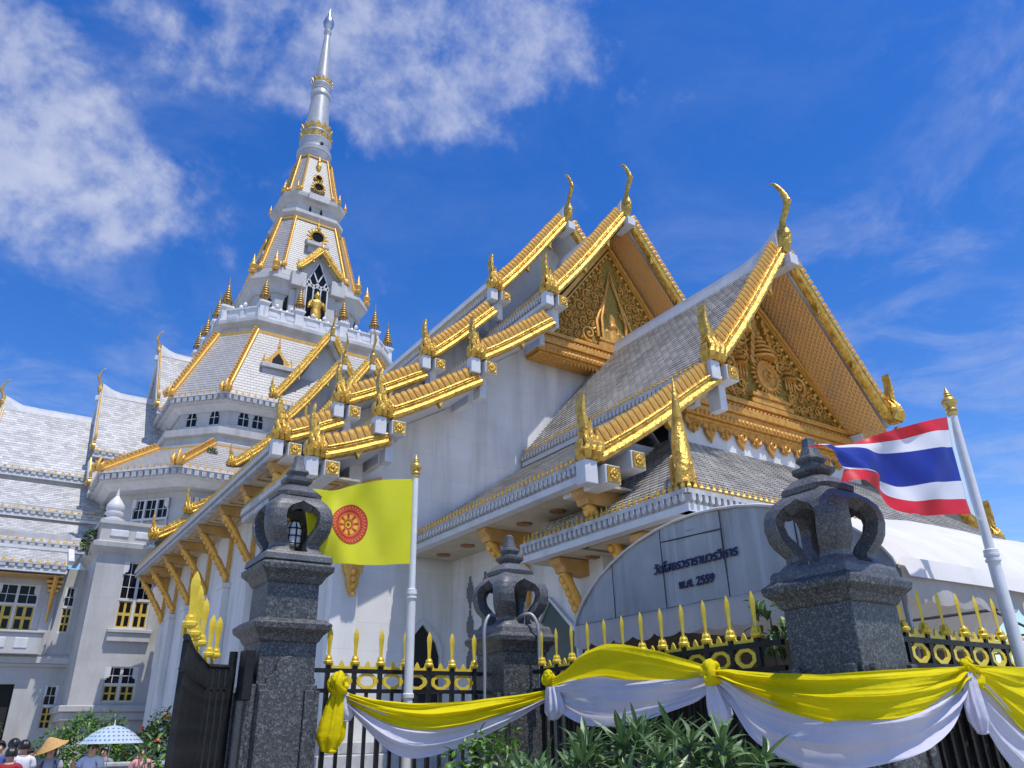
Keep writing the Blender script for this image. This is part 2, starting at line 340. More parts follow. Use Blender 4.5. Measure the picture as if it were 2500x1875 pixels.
def tiled(root, name, A, B, C, D, tw, th, mat, lift=.035, gap=.05):
    A, B, C, D = map(Vector, (A, B, C, D))
    n = (B - A).cross(D - A).normalized()
    if n.z < 0: n = -n
    ab = (B - A).normalized() if (B - A).length > (C - D).length else (C - D).normalized(); dn_ = (D - A); dn_ = dn_ - ab * dn_.dot(ab)
    rows = max(1, int(round(dn_.length / th))); vs = []; fs = []
    xl = lambda t: (A + (D - A) * t - A).dot(ab); xr = lambda t: (B + (C - B) * t - A).dot(ab)
    lo, hi = min(xl(0), xl(1)), max(xr(0), xr(1)); n0 = max(1, int(round((hi - lo) / tw))); w = (hi - lo) / n0
    for i in range(rows):
        t0 = max(0, (i - .12)) / rows; t1 = (i + 1) / rows; off = .5 if i % 2 else 0
        la, lb, ra, rb_ = xl(t0), xl(t1), xr(t0), xr(t1); k = n * lift
        for j in range(n0 + (1 if off else 0)):
            x0 = lo + (j - off + gap) * w; x1 = lo + (j - off + 1 - gap) * w
            p0, p1 = min(max(x0, la), ra), min(max(x1, la), ra); q0, q1 = min(max(x0, lb), rb_), min(max(x1, lb), rb_)
            if q1 - q0 < 1e-3 and p1 - p0 < 1e-3: continue
            b = len(vs); T = A + dn_ * t0; U = A + dn_ * t1
            vs += [T + ab * p0, T + ab * p1, U + ab * q1 + k, U + ab * q0 + k, U + ab * q1 - n * .01, U + ab * q0 - n * .01]
            fs += [(b, b + 3, b + 2, b + 1), (b + 3, b + 5, b + 4, b + 2)]
    mb = MB(); mb.add(vs, fs); o = stuff(mb.build(name, mat, root))
    return o
def slab(root, A, B, C, D, t, mat, name='roof_slab'):
    A, B, C, D = map(Vector, (A, B, C, D)); n = (B - A).cross(D - A).normalized()
    if n.z < 0: n = -n
    mb = MB(); top = [p - n * .004 for p in (A, B, C, D)]; bot = [p - n * t for p in (A, B, C, D)]
    mb.m = 1; mb.add(top, [(0, 3, 2, 1)]); mb.m = 0; mb.add(top + bot, [(4, 5, 6, 7), (0, 1, 5, 4), (1, 2, 6, 5), (2, 3, 7, 6), (3, 0, 4, 7)])
    return mb.build(name, [mat, BED], root, merge=True)

# shared small pieces -------------------------------------------------
fin_mb = MB()
fin_mb.prism([(-.145, 0), (.145, 0), (.205, .43), (.18, .485), (.02, .50), (-.07, .46), (-.10, .40)], (0, 0, 0), (1, 0, 0), (0, 0, 1), (0, 1, 0), -.05, .05)
fin_mb.add([V(-.11, .05, .02), V(.115, .05, .02), V(.165, .05, .42), V(-.05, .05, .43), V(.03, .075, .24)], [(0, 4, 1), (1, 4, 2), (2, 4, 3), (3, 4, 0)])
FIN = fin_mb.mesh('gable_fin', GOLD2)
lf = MB(); lf.loft([[V(.055, 0, 0), V(0, .035, 0), V(-.055, 0, 0), V(0, -.035, 0)], [V(.085, 0, .08), V(0, .04, .08), V(-.085, 0, .08), V(0, -.04, .08)], [V(.035, 0, .15), V(0, .02, .15), V(-.035, 0, .15), V(0, -.02, .15)], [V(.004, 0, .25), V(0, .004, .25), V(-.004, 0, .25), V(0, -.004, .25)]])
CRESTLEAF = lf.mesh('crest_leaf', GOLD)
dn = MB(); dn.prism([(-.07, 0), (.07, 0), (.07, -.13), (.045, -.19), (0, -.22), (-.045, -.19), (-.07, -.13)], (0, 0, 0), (1, 0, 0), (0, 0, 1), (0, 1, 0), -.02, .09)
DENTIL = dn.mesh('dentil', GREYT)
ro = MB(); ro.obox((0, .02, 0), (.17, 0, 0), (0, .02, 0), (0, 0, .17))
for a in range(8):
    c, s_ = math.cos(a * math.pi / 4), math.sin(a * math.pi / 4); ro.ball((c * .085, .045, s_ * .085), .05, 4, (1, .6, 1))
ro.ball((0, .05, 0), .05, 5, (1, .8, 1))
ROSETTE = ro.mesh('rosette', GOLD, 40)

def eave(root, A, B, outd, detail, name='eave_cornice', scale=1.0, crest=True, band=None):
    """cornice below the roof edge A-B; outd = horizontal outward direction"""
    A, B, o = Vector(A), Vector(B), Vector(outd); L = (B - A).length; t = (B - A) / L; k = scale; z = V(0, 0, 1)
    mb = MB(); mid = (A + B) / 2
    def bx(o0, o1, z0, z1, ext=0): mb.obox(mid + o * ((o0 + o1) / 2) + z * ((z0 + z1) / 2), t * (L / 2 + ext), o * ((o1 - o0) / 2), z * ((z1 - z0) / 2))
    mb.m = 1; bx(-.30 * k, .09 * k, -.11 * k, .015, .02); bx(-.30 * k, -.02 * k, -.40 * k, -.112 * k)
    mb.m = 0; bx(-.36 * k, .03 * k, -.62 * k, -.402 * k, .01)
    c = mb.build(name, [band or WHITE, GREYT], root)
    sp = .25 * k if detail else .42; n = max(2, int(L / sp))
    if detail == 2:
        for i in range(n):
            q = A.lerp(B, (i + .5) / n)
            inst('dentil', DENTIL, frame(q - z * (.13 * k), t * k, o, z * k), c)
            if crest: inst('crest_leaf', CRESTLEAF, frame(q + o * (.0), t * .8, o, z * .95), c)
    else:
        d2 = MB(); cr = MB()
        for i in range(n):
            q = A.lerp(B, (i + .5) / n); w = L / n * .33
            d2.obox(q - z * (.24 * k) + o * .02, t * w, o * .06, z * (.1 * k))
            h = .27 * k; cr.add([q - t * w * 1.1, q + o * .05, q + t * w * 1.1, q - o * .05, q + z * h], [(0, 1, 4), (1, 2, 4), (2, 3, 4), (3, 0, 4)])
        stuff(d2.build('dentil_row', GREYT, c))
        if crest: stuff(cr.build('crest_leaf_row', GOLD, c))
    return c

HHP = [(.05, 1.42), (.09, 1.24), (.12, 1.04), (.115, .86), (.085, .72), (.075, .60), (.13, .54), (.07, .45), (.155, .36), (.21, .22), (.20, .04), (.12, -.10), (-.20, -.12), (-.42, .0), (-.40, .12), (-.26, .15), (-.33, .30), (-.27, .44), (-.23, .66), (-.19, .46), (-.12, .50), (-.13, .66), (-.085, .88), (-.065, .72), (-.03, .80), (.015, .95), (.03, 1.12), (.025, 1.30)]
def hang_hong(root, P, e, outd, k, mat=None, name='naga_finial'):
    mat = mat or GOLD; P = Vector(P); e = Vector(e); n = Vector(outd); z = V(0, 0, 1); mb = MB()
    pts = [(a * k, b * k) for a, b in HHP]
    mb.prism(pts, P, e, z, n, -.10 * k, .12 * k)
    for x0, h in ((-.26, .40), (-.10, .50), (.06, .46)):
        mb.tube([P + e * ((x0 + a) * k) + z * (b * k) + n * (c * k) for a, b, c in ((0, -.06, .12), (.05, .10, .19), (-.01, .24, .20), (.04, h - .04, .15), (-.02, h + .10, .10))], [.085 * k, .10 * k, .09 * k, .06 * k, .015 * k], 7)
    mb.tube([P + e * (a * k) + z * (b * k) + n * (.11 * k) for a, b in ((.03, .5), (.05, .72), (.075, .95), (.05, 1.3))], [.03 * k, .032 * k, .025 * k, .006 * k], 6)
    return mb.build(name, mat, root, smooth=45)
def chofa(root, P, outd, k, mat=None):
    mat = mat or GOLD; P = Vector(P); o = Vector(outd); z = V(0, 0, 1); side = o.cross(z)
    pts = [(-.10, -.25), (.0, .05), (.10, .30), (.10, .55), (.16, .85), (.34, 1.15), (.43, 1.38), (.40, 1.65), (.30, 1.95), (.19, 2.2), (.06, 2.38), (-.06, 2.44)]
    rad = [.30, .32, .26, .17, .12, .13, .15, .11, .085, .065, .045, .012]
    c = cat_rom([P + o * (a * k) + z * (b * k) for a, b in pts], 3); r = []
    for i in range(len(c)):
        f = i / 3; j = min(int(f), len(rad) - 2); r.append(lerp(rad[j], rad[j + 1], f - j) * k)
    mb = MB(); mb.tube(c, r, 8, flat=(side, .55))
    mb.prism([(.40, 1.18), (.60, 1.42), (.43, 1.52)], P, o * k, z * k, side, -.05 * k, .05 * k)
    for a, b in ((.16, .1), (.2, .3)): mb.ball(P + o * (a * k) + z * (b * k), .16 * k, 6)
    return mb.build('ridge_finial', mat, root, smooth=50)
def bargeboard(root, P0, P1, outd, detail, k=1.0, drops=2, mat=None):
    mat = mat or GOLD; P0, P1, o = Vector(P0), Vector(P1), Vector(outd); L = (P1 - P0).length; a = (P1 - P0) / L; up = o.cross(a)
    if up.z < 0: up = -up
    N = 8; path = [P0.lerp(P1, i / N) - up * (.016 * L * k * math.sin(math.pi * (i / N) ** 1.5)) for i in range(N + 1)]
    mb = MB(); ring = []
    for i, q in enumerate(path):
        ring.append([q + up * (x * k) + o * (y * k) for x, y in ((.16, -.12), (.16, .10), (.02, .14), (-.06, .10), (-.10, .17), (-.20, .21), (-.30, .17), (-.34, .06), (-.34, -.12))])
    mb.loft(ring); mb.tube([q + up * (.10 * k) + o * (.13 * k) for q in path], .035 * k, 6)
    for i in range(drops):
        q = P0.lerp(P1, (i + 1) / (drops + 1)) - up * (.30 * k + .02 * L * k)
        mb.prism([(-.28, .06), (.10, .06), (.16, -.02), (.14, -.24), (.02, -.10)], q, a * k, up * k, o, -.06 * k, .14 * k)
    b = mb.build('bargeboard', mat, root, smooth=40)
    n = max(3, int(L / (.285 * k)))
    if detail == 2:
        for i in range(n):
            f = (i + .5) / n; j = min(int(f * N), N - 1); q = path[j].lerp(path[j + 1], f * N - j)
            s_ = random.uniform(.96, 1.04) * k
            inst('gable_fin', FIN, frame(q + up * (.13 * k), a * (k * .80), o * k, (up * s_ + a * random.uniform(-.03, .03))), b)
    else:
        f2 = MB()
        for i in range(n):
            f = (i + .5) / n; j = min(int(f * N), N - 1); q = path[j].lerp(path[j + 1], f * N - j) + up * (.13 * k)
            f2.prism([(-.15 * k, 0), (.15 * k, 0), (.20 * k, .28 * k), (.05 * k, .36 * k), (-.12 * k, .2 * k)], q, a, up, o, -.05 * k, .08 * k)
        stuff(f2.build('gable_fin_row', GOLD2 if mat is WHITE else mat, b))
    return b
def purlin_end(root, P, outd, e, lng=1.5, s_=.21, gold=True):
    P, o, e = Vector(P), Vector(outd), Vector(e); mb = MB()
    mb.obox(P - o * (lng / 2), e * s_, o * (lng / 2), V(0, 0, s_)); b = mb.build('purlin_end', WHITE, root, bevel=.02)
    if gold: inst('rosette', ROSETTE, frame(P + o * .002, e.cross(V(0, 0, 1)).cross(V(0, 0, 1)) * -(s_ / .21), o, V(0, 0, s_ / .21)), b)
    return b

LATT = material('gilded_lattice_soffit', (.62, .32, .09), .45, .3)
def lattice(M):
    t = M.node_tree; N = t.nodes; Lk = t.links; b = N['Principled BSDF']; g = N.new('ShaderNodeTexCoord'); sp = N.new('ShaderNodeSeparateXYZ'); Lk.new(g.outputs['Object'], sp.inputs[0])
    def f(op, a, bb):
        n = N.new('ShaderNodeMath'); n.operation = op
        for i, q in enumerate((a, bb)):
            if isinstance(q, (int, float)): n.inputs[i].default_value = q
            elif q is not None: Lk.new(q, n.inputs[i])
        return n.outputs[0]
    z = f('MULTIPLY', sp.outputs[2], 1.3); y = f('ADD', sp.outputs[1], sp.outputs[0])
    k = 34.0
    s1 = f('ABSOLUTE', f('SINE', f('MULTIPLY', f('ADD', sp.outputs[1], z), k * .5), None), None); s2 = f('ABSOLUTE', f('SINE', f('MULTIPLY', f('SUBTRACT', sp.outputs[1], z), k * .5), None), None)
    mn = f('MINIMUM', s1, s2)
    r = N.new('ShaderNodeValToRGB'); r.color_ramp.elements[0].position = .12; r.color_ramp.elements[0].color = (.86, .53, .22, 1); r.color_ramp.elements[1].position = .3; r.color_ramp.elements[1].color = (.80, .455, .165, 1); Lk.new(mn, r.inputs[0])
    n = N.new('ShaderNodeTexNoise'); n.inputs['Scale'].default_value = 1.3; n.inputs['Detail'].default_value = 3; Lk.new(g.outputs['Object'], n.inputs['Vector'])
    rr = N.new('ShaderNodeMapRange'); rr.inputs[1].default_value = .56; rr.inputs[2].default_value = .64; rr.inputs[3].default_value = 0; rr.inputs[4].default_value = .3; Lk.new(n.outputs[0], rr.inputs[0])
    mx = N.new('ShaderNodeMixRGB'); mx.inputs[2].default_value = (.46, .34, .22, 1); Lk.new(rr.outputs[0], mx.inputs[0]); Lk.new(r.outputs[0], mx.inputs[1]); Lk.new(mx.outputs[0], b.inputs['Base Color'])
    bp = N.new('ShaderNodeBump'); bp.inputs['Strength'].default_value = .5; bp.inputs['Distance'].default_value = .03; bp.invert = True; Lk.new(mn, bp.inputs['Height']); Lk.new(bp.outputs[0], b.inputs['Normal'])
lattice(LATT)

def section(root, arm, dist, back, tiers, detail, overhang=1.45, sides=(1, -1), wall=None, tile=(.2, .14), mat=None, gold_soffit=False, mat_gold=None, mat_board=None, k=1.0, tdist=None, tback=None, ridge=True, riser_mat=None):
    d = arm.d; zt = V(0, 0, 1); mat = mat or TILE
    if ridge:
        rb = MB(); rz = tiers[0][1]
        n = 10; top = []
        for i in range(n + 1):
            x = dist - (dist - back) * i / n; lift = .55 * max(0, 1 - (dist - x) / 1.6) ** 2
            top.append((x, lift))
        rb.loft([[arm.p(x, w, rz + h + (l if h > 0 else 0)) for w, h in ((-.26, -.30), (-.20, .02), (-.13, .04), (-.11, .24), (.11, .24), (.13, .04), (.20, .02), (.26, -.30))] for x, l in top])
        rb.build('ridge_cap', WHITE, root)
        chofa(root, arm.p(dist + .05, 0, rz + .15), d, k, mat_gold)
        mb = MB(); mb.obox(arm.p(dist - .1, 0, rz - .50), d * .45, arm.e * .19, zt * .19); mb.build('ridge_beam_end', WHITE, root, bevel=.02)
    for sd in sides:
        vis = sd == 1
        e = arm.e * sd
        for i, (w0, z0, w1, z1) in enumerate(tiers):
            de = dist if not tdist else tdist[i]; ba = back if not tback else tback[i]
            def p(x, w, z): return arm.p(x, w * sd, z)
            A, B, C, D = p(de - .1, w0, z0), p(ba, w0, z0), p(ba, w1, z1), p(de - .1, w1, z1)
            slab(root, A, B, C, D, .22, WHITE)
            tw, th = tile if vis else (tile[0] * 2.2, tile[1] * 2.2)
            tiled(root, 'roof_tiles', A, B, C, D, tw, th, mat, *((.035, .05) if detail else (.022, .012)))
            eave(root, p(de - (.05 if (vis or i) else overhang + .02), w1, z1), p(ba, w1, z1), e, detail if vis else 0, scale=.68 if detail else .8, crest=True, band=GREYT if (detail and i == 3) else None)
            # riser wall under this tier's head
            rm = MB(); zr = tiers[i - 1][3] - .3 if i else z0
            if i: rm.obox((p(de - .9, w0, (zr + z0 - .2) / 2) + p(ba, w0, (zr + z0 - .2) / 2)) / 2 - e * .36, d * ((de - .9 - ba) / 2), e * .1, zt * ((zr - z0 + .5) / 2)); rm.build('riser_wall', riser_mat or MARBLE, root)
            if gold_soffit and i == 0:
                so_ = MB(); off = -.47
                so_.quad(p(de - .15, w0 + .0, z0 + off), p(de - overhang - .05, w0, z0 + off), p(de - overhang - .05, w1 - .25, z1 + off + .12), p(de - .15, w1 - .25, z1 + off + .12)); so_.build('gable_soffit', LATT, root)
            bargeboard(root, p(de, w0 + (.12 if i == 0 else -.12), z0 - (.05 if i == 0 else -.12)), p(de, w1 - .30, z1 + .22), d, detail if (vis or i == 0) else 0, k * (.74 if detail else .8), 2 if i == 0 else 1, mat_board or mat_gold)
            hang_hong(root, p(de + .02, w1 - .02, z1 + .08), e, d, k * (1.12 if i == 0 else 1.02), mat_gold)
            if detail and (vis or i):
                purlin_end(root, p(de + .28, w1 - .52, z1 - .30), d, e)
                mb = MB(); mb.obox(p(de + .02, w1 - .02, z1 - .28), d * .16, e * .17, zt * .26); mb.build('cornice_end', WHITE, root, bevel=.02)
                if i < len(tiers) - 1: mb = MB(); mb.obox(p(de - .25, w1 - .42, z1 - .85), d * .2, e * .13, zt * .38); mb.build('stub_post', WHITE, root, bevel=.02)
    if wall:
        zb = wall[0]; x = dist - overhang; pts = []
        for (w0, z0, w1, z1) in tiers[:wall[1]]:
            pts += [(w0 if w0 else 0, z0 - .28), (w1 - .35, z1 - .05)]
        last = pts[-1][0] - (wall[2] if len(wall) > 2 else 1.2)
        half = [q for q in pts if q[0] < last] + [(last, [z for w, z in pts if w >= last][0] - .2)]
        poly = [(a, b) for a, b in half] + [(last, zb)]
        full = poly + [(-a, b) for a, b in poly[::-1] if a > 1e-6]
        mb = MB(); mb.prism(full, arm.p(x, 0, 0), arm.e, zt, d, -.3, 0); mb.build('gable_wall', MARBLE if detail else MARBLE2, root)

# --- front arm -------------------------------------------------------
F1T = [(0, 15.28, 4.2, 10.3), (4.15, 9.85, 8.58, 6.85)]
F2T = [(0, 20.95, 4.25, 15.85), (4.2, 14.65, 7.3, 12.45), (7.2, 11.7, 10.4, 9.8), (10.2, 9.15, 12.25, 8.3)]
F3T = [(0, 23.07, 4.15, 18.0), (4.2, 16.95, 7.1, 14.2), (7.2, 13.4, 10.25, 11.65), (10.2, 10.95, 12.1, 10.0)]
section(hall, FRONT, 51.18, 43.1, F1T, 2, tile=(.27, .19), gold_soffit=True, tback=(42.6, 42.6), wall=None)
section(hall, FRONT, 44.42, 40.0, F2T, 2, tile=(.3, .22), gold_soffit=True, tback=(40.4, 40.4, 40.2, 38.4), wall=(0, 4, 1.5), overhang=1.95)
section(hall, FRONT, 40.65, 18.0, F3T, 2, tile=(.35, .25), tback=(18, 18, 18, 17.25), wall=(8.5, 4, 1.5))
section(hall, FRONT, 18.76, 8.0, [(0, 24.9, 4.2, 19.1), (4.2, 18.2, 7.2, 15.6), (7.2, 15.4, 9.9, 13.7), (9.8, 13.1, 11.5, 12.0)], 0, tile=(.35, .25), overhang=1.0, wall=(10, 2, .8), tdist=(18.76, 18.76, 16.1, 16.1), tback=(8, 8, 8, 11))
section(hall, FRONT, 13.42, 6.0, [(0, 27.1, 4.2, 21.5), (4.2, 20.5, 7.2, 17.8)], 0, tile=(.35, .25), overhang=1.0, wall=(14, 2, .8))
section(hall, FRONT, 10.32, 5.0, [(0, 30.9, 4.2, 24.5)], 0, tile=(.35, .25), overhang=1.0, wall=(20, 1, .5))

purlin_end(hall, FRONT.p(51.35, 7.19, 7.05), FRONT.d, FRONT.e, 2.2)
# side walls of the nave (facing left), pilasters, brackets, soffit
def bracket(root, W_, E_, t=.2, drop=1.9, slim=False):
    """carved eave bracket: W_ wall point at the soffit, E_ eave point"""
    W_, E_ = Vector(W_), Vector(E_); x = (E_ - W_); L = x.length; x /= L; z = V(0, 0, 1); n = x.cross(z)
    mb = MB()
    mb.prism([(0, 0), (L, 0), (L, -.12), (L - .12, -.2), (L - .16, -.32), (.0, -.38)], W_, x, z, n, -t, t)
    b = mb.build('eave_bracket', OCHRE, root, bevel=.015)
    N = 9; up = []; lo = []
    for i in range(N + 1):
        f = i / N; q = W_ + x * lerp(L - .22, .10, f) + z * (lerp(-.30, -drop, f ** 1.15))
        up.append(q)
    sc = MB(); r = [.10 + .05 * abs(math.sin(i * 1.9)) for i in range(N + 1)]
    sc.tube(up, r, 7, flat=(n, 1.15))
    for i, q in enumerate(up[1:-1]): sc.ball(q + x * .08 - z * .05, .10, 5, (1, 1, 1.2))
    sc.tube([up[-1], up[-1] - z * .22 + x * .03, up[-1] - z * .42], [.14, .10, .01], 7)
    sc.build('bracket_scroll', GOLD2, b, smooth=60)
    if not slim:
        pl = MB(); pl.obox(W_ + z * (-.2 - drop / 2) + x * .07, x * .07, n * .10, z * (drop / 2)); pl.build('bracket_post', GOLD2, b)
    return b
def coffers(root, A, B, inn, depth, n, name='soffit', nrow=1, ros=False):
    """eave soffit A-B (outer line), inn = inward direction, with framed coffers"""
    A, B, i_ = Vector(A), Vector(B), Vector(inn); z = V(0, 0, 1); L = (B - A).length; t = (B - A) / L
    mb = MB(); mb.obox((A + B) / 2 + i_ * (depth / 2) + z * .03, t * (L / 2), i_ * (depth / 2), z * .03); s_ = mb.build(name, CREAM, root)
    for k in range(n):
        c = A + t * (L * (k + .5) / n) + i_ * (depth * .5); w = L / n * .36; h = depth * .34
        fr = MB()
        for q in (1, .62):
            for a in (-1, 1):
                fr.obox(c + i_ * (a * h * q) - z * .02, t * (w * q + .03), i_ * .03, z * .02); fr.obox(c + t * (a * w * q) - z * .022, t * .03, i_ * (h * q), z * .018)
        if ros: fr = MB(); fr.prism([(math.cos(j * math.pi / 8) * w * (.30 if j % 2 else .36), math.sin(j * math.pi / 8) * h * (.34 if j % 2 else .42)) for j in range(16)], c, t, i_, -z, 0, .04)
        fr.build('coffer' if not ros else 'ceiling_rosette', OCHRE if not ros else MAROON, s_)
    return s_
wl = MB()
wl.box(8.0, 8.4, 20.3, 46, 0, 9.6); wl.build('side_wall', MARBLE, hall)
wl = MB(); wl.box(28.6, 29, 20.3, 46, 0, 9.6); wl.build('side_wall', MARBLE, hall)
coffers(hall, (6.45, 22.5, 9.58), (6.45, 45.7, 9.58), (1, 0, 0), 1.55, 7)
for vv in (23.4, 26.4, 29.3, 32.6, 36.0, 39.2, 42.4, 45.2): bracket(hall, (8.0, vv, 9.57), (6.5, vv, 9.57), drop=2.0)
for vv in (23.4, 26.4, 29.3, 32.6, 36.0, 39.2, 42.4):
    pi_ = MB(); pi_.box(7.72, 8.0, vv - .42, vv + .42, 0, 7.1); pi_.box(7.66, 8.0, vv - .48, vv + .48, 7.1, 7.3); pi_.build('pilaster', MARBLE, hall, bevel=.02)
coffers(hall, (6.32, 18.8, 7.88), (6.32, 24.6, 7.88), (1, 0, 0), 1.4, 3)
for vv in (20.6, 23.9): bracket(hall, (7.72, vv, 7.87), (6.4, vv, 7.87), drop=1.8)
# front wall of the second gable: body below the pediment with a pointed door
def pointed(c, w, z0, zs, za):     # outline of a pointed opening
    return [(c - w, z0), (c - w, zs), (c - w * .78, zs + (za - zs) * .42), (c - w * .38, zs + (za - zs) * .72), (c, za), (c + w * .38, zs + (za - zs) * .72), (c + w * .78, zs + (za - zs) * .42), (c + w, zs), (c + w, z0)]
def pointed_door(root, outl, O, X, N, mat, t=.09, name='pointed_doorway'):
    O, X, N = Vector(O), Vector(X), Vector(N); z = V(0, 0, 1); mb = MB(); n = len(outl); cx = sum(a for a, b in outl) / n
    ring_o = [(cx + (a - cx) * (1 + t * 1.6), b + (t * 1.8 if b > outl[0][1] + .5 else 0)) for a, b in outl]
    for i in range(n - 1):
        a, b = outl[i], outl[i + 1]; c, d_ = ring_o[i + 1], ring_o[i]
        vs = [O + X * q[0] + z * q[1] + N * h for h in (-.02, .10) for q in (a, b, c, d_)]
        mb.add(vs, [(0, 1, 2, 3), (7, 6, 5, 4), (0, 4, 5, 1), (1, 5, 6, 2), (2, 6, 7, 3), (3, 7, 4, 0)])
    f_ = mb.build(name, WHITE, root, merge=True)
    pn = MB(); pn.prism(outl, O, X, z, N, -.02, .03); pn.build('door_leaf', mat, f_)
    return f_
pointed_door(hall, pointed(10.65, .56, .3, 3.66, 4.53), (0, 20.615, 0), (1, 0, 0), (0, -1, 0), VOID)
ww = MB()
ww.box(7.72, 8.50, 20.30, 20.63, 0, 8.0); ww.box(7.62, 8.60, 20.20, 20.63, 0, .9); ww.build('corner_pier', MARBLE, hall, bevel=.02)
cs = MB(); cs.prism([(-.30, .45), (.30, .45), (.26, .2), (.18, .1), (.14, -.2), (.0, -.42), (-.14, -.2), (-.18, .1), (-.26, .2)], (8.25, 20.30, 5.55), (1, 0, 0), (0, 0, 1), (0, -1, 0), -.0, .22)
for i in range(4): cs.ball((8.25, 20.08, 5.75 - .2 * i), .12 - .015 * i, 5)
cs.build('wall_console', GOLD2, hall, bevel=.02)
pl = MB(); pl.box(7.6, 11.66, 20.1, 20.6, 0, 1.2); pl.box(7.7, 11.66, 20.25, 20.6, 1.2, 1.5); pl.build('wall_plinth', GREYT, hall, bevel=.03)
# porch body: side walls, front wall, slit windows, doors
pb = MB(); pb.box(11.66, 12.0, 13.6, 20.62, 0, 7.7); pb.build('porch_side_wall', MARBLE, hall); pb = MB(); pb.box(25.0, 25.34, 13.6, 20.62, 0, 7.7); pb.build('porch_side_wall', MARBLE, hall)
pf = MB(); pf.box(14.4, 22.6, 13.4, 13.7, 6.0, 10.2); pf.box(12.0, 25.0, 13.72, 13.95, 0, 8.4); pf.build('porch_front_wall', MARBLE, hall)
SLIT = [(-.09, 0), (.09, 0), (.09, .18), (.2, .18), (.2, .30), (.3, .30), (.3, .62), (.2, .62), (.2, .74), (.09, .74), (.09, .92), (-.09, .92), (-.09, .74), (-.2, .74), (-.2, .62), (-.3, .62), (-.3, .30), (-.2, .30), (-.2, .18), (-.09, .18)]
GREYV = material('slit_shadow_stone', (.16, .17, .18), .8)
for vv in (19.55, 18.72):
    sw = MB()
    for z0 in (3.0, 3.95, 4.9):
        sw.prism([(a * .62, b) for a, b in SLIT], (11.655, vv, z0), (0, 1, 0), (0, 0, 1), (-1, 0, 0), 0, .012)
    sw.build('slit_window', GREYV, hall)
pointed_door(hall, [(a, b) for a, b in ((14.6, .3), (14.6, 3.7), (15.62, 4.6), (16.5, 3.6), (16.5, .3))], (11.655, 0, 0), (0, 1, 0), (-1, 0, 0), GREENG, .04)
coffers(hall, (10.1, 12.1, 6.43), (10.1, 20.5, 6.43), (1, 0, 0), 1.56, 6, ros=True)
for vv in (12.6, 16.6): bracket(hall, (11.66, vv, 6.43), (10.2, vv, 6.43), drop=1.6)

# skirt roof round the porch --------------------------------------------------
su0, sv0, sz0 = 10.5, 9.7, 5.74; su1, sv1, sz1 = 14.2, 13.4, 8.66; svb = 15.16; sur = 37 - su0; suri = 37 - su1
A_, B_, C_, D_ = V(su1, sv1, sz1), V(suri, sv1, sz1), V(sur, sv0, sz0), V(su0, sv0, sz0)
slab(hall, A_, B_, C_, D_, .2, WHITE); tiled(hall, 'roof_tiles', A_, B_, C_, D_, .26, .19, TILE)
for (x1, x0, sg) in ((su1, su0, 1), (suri, sur, -1)):
    A2, B2, C2_, D2 = V(x1, svb, sz1), V(x1, sv1, sz1), V(x0, sv0, sz0), V(x0, svb, sz0)
    slab(hall, A2, B2, C2_, D2, .2, WHITE); tiled(hall, 'roof_tiles', A2, B2, C2_, D2, .26, .19, TILE)
eave(hall, (su0, sv0, sz0), (sur, sv0, sz0), (0, -1, 0), 2, scale=.68); eave(hall, (su0, svb, sz0), (su0, sv0, sz0), (-1, 0, 0), 2, scale=.68)
eave(hall, (sur, sv0, sz0), (sur, svb, sz0), (1, 0, 0), 0, scale=.68)
hp = MB(); hp.tube([V(su0 + .1, sv0 + .1, sz0 + .1), V(su1, sv1, sz1 + .05)], .11, 8); hp.build('hip_ridge', WHITE, hall)
# gilded hip finial at the corner: tall upright naga
dg = V(-1, -1, 0).normalized(); hb = V(su0 + .28, sv0 + .28, sz0 + .15)
hf = MB(); pth = cat_rom([hb + dg * a + V(0, 0, b) for a, b in ((.16, 0), (.10, .45), (-.10, .95), (-.14, 1.4), (-.02, 1.85), (-.10, 2.35))], 4)
hf.tube(pth, [lerp(.20, .17, i / 8) if i < 8 else max(.012, .17 * (1 - (i - 8) / 13)) for i in range(len(pth))], 8)
for i in range(6): hf.ball(hb + dg * (.18 - i * .05) + V(0, 0, .1 + .17 * i), .15, 5, (1, 1, 1.2))
hf.build('hip_finial', GOLD, hall, smooth=50)
for sg in (-1, 1):
    tx = V(1, -1, 0).normalized() * sg
    bargeboard(hall, hb + V(.62, .62, .62) + tx * .12 + V(0, 0, .25), hb + tx * .14 + V(0, 0, .10), tx, 2, .6, 0)
coffers(hall, (su0 + .36, sv0 + .2, 5.32), (sur - .36, sv0 + .2, 5.32), (0, 1, 0), 3.2, 12, ros=True); coffers(hall, (su0 + .2, svb, 5.322), (su0 + .2, sv0 + 3.6, 5.322), (1, 0, 0), 1.66, 2, ros=True)
en = MB(); en.prism([(su0 + .3, 5.34), (su0 + .3, 5.6), (su1, 8.4), (su1, 5.34)], (0, svb + .02, 0), (1, 0, 0), (0, 0, 1), (0, 1, 0), 0, .14); en.build('skirt_end_wall', WHITE, hall)
def column(root, x, y, z1, r=.33):
    c = MB(); c.lathe([(r + .18, 0), (r + .18, .35), (r + .06, .45), (r, .55), (r * .9, z1 - .75), (r * .95, z1 - .72), (r + .05, z1 - .55), (r + .16, z1 - .2), (r + .2, z1 - .05), (r + .2, z1)], (x, y, 0), 20); o = c.build('porch_column', MARBLE, root, smooth=40)
    k = MB()
    for j in range(10):
        a = j * math.pi / 5; k.prism([(-.08, 0), (.08, 0), (.10, .2), (.0, .42), (-.10, .2)], (x + math.cos(a) * (r + .03), y + math.sin(a) * (r + .03), z1 - .85), (-math.sin(a), math.cos(a), 0), (0, 0, 1), (math.cos(a), math.sin(a), 0), 0, .06)
    k.build('column_capital', GOLD2, o)
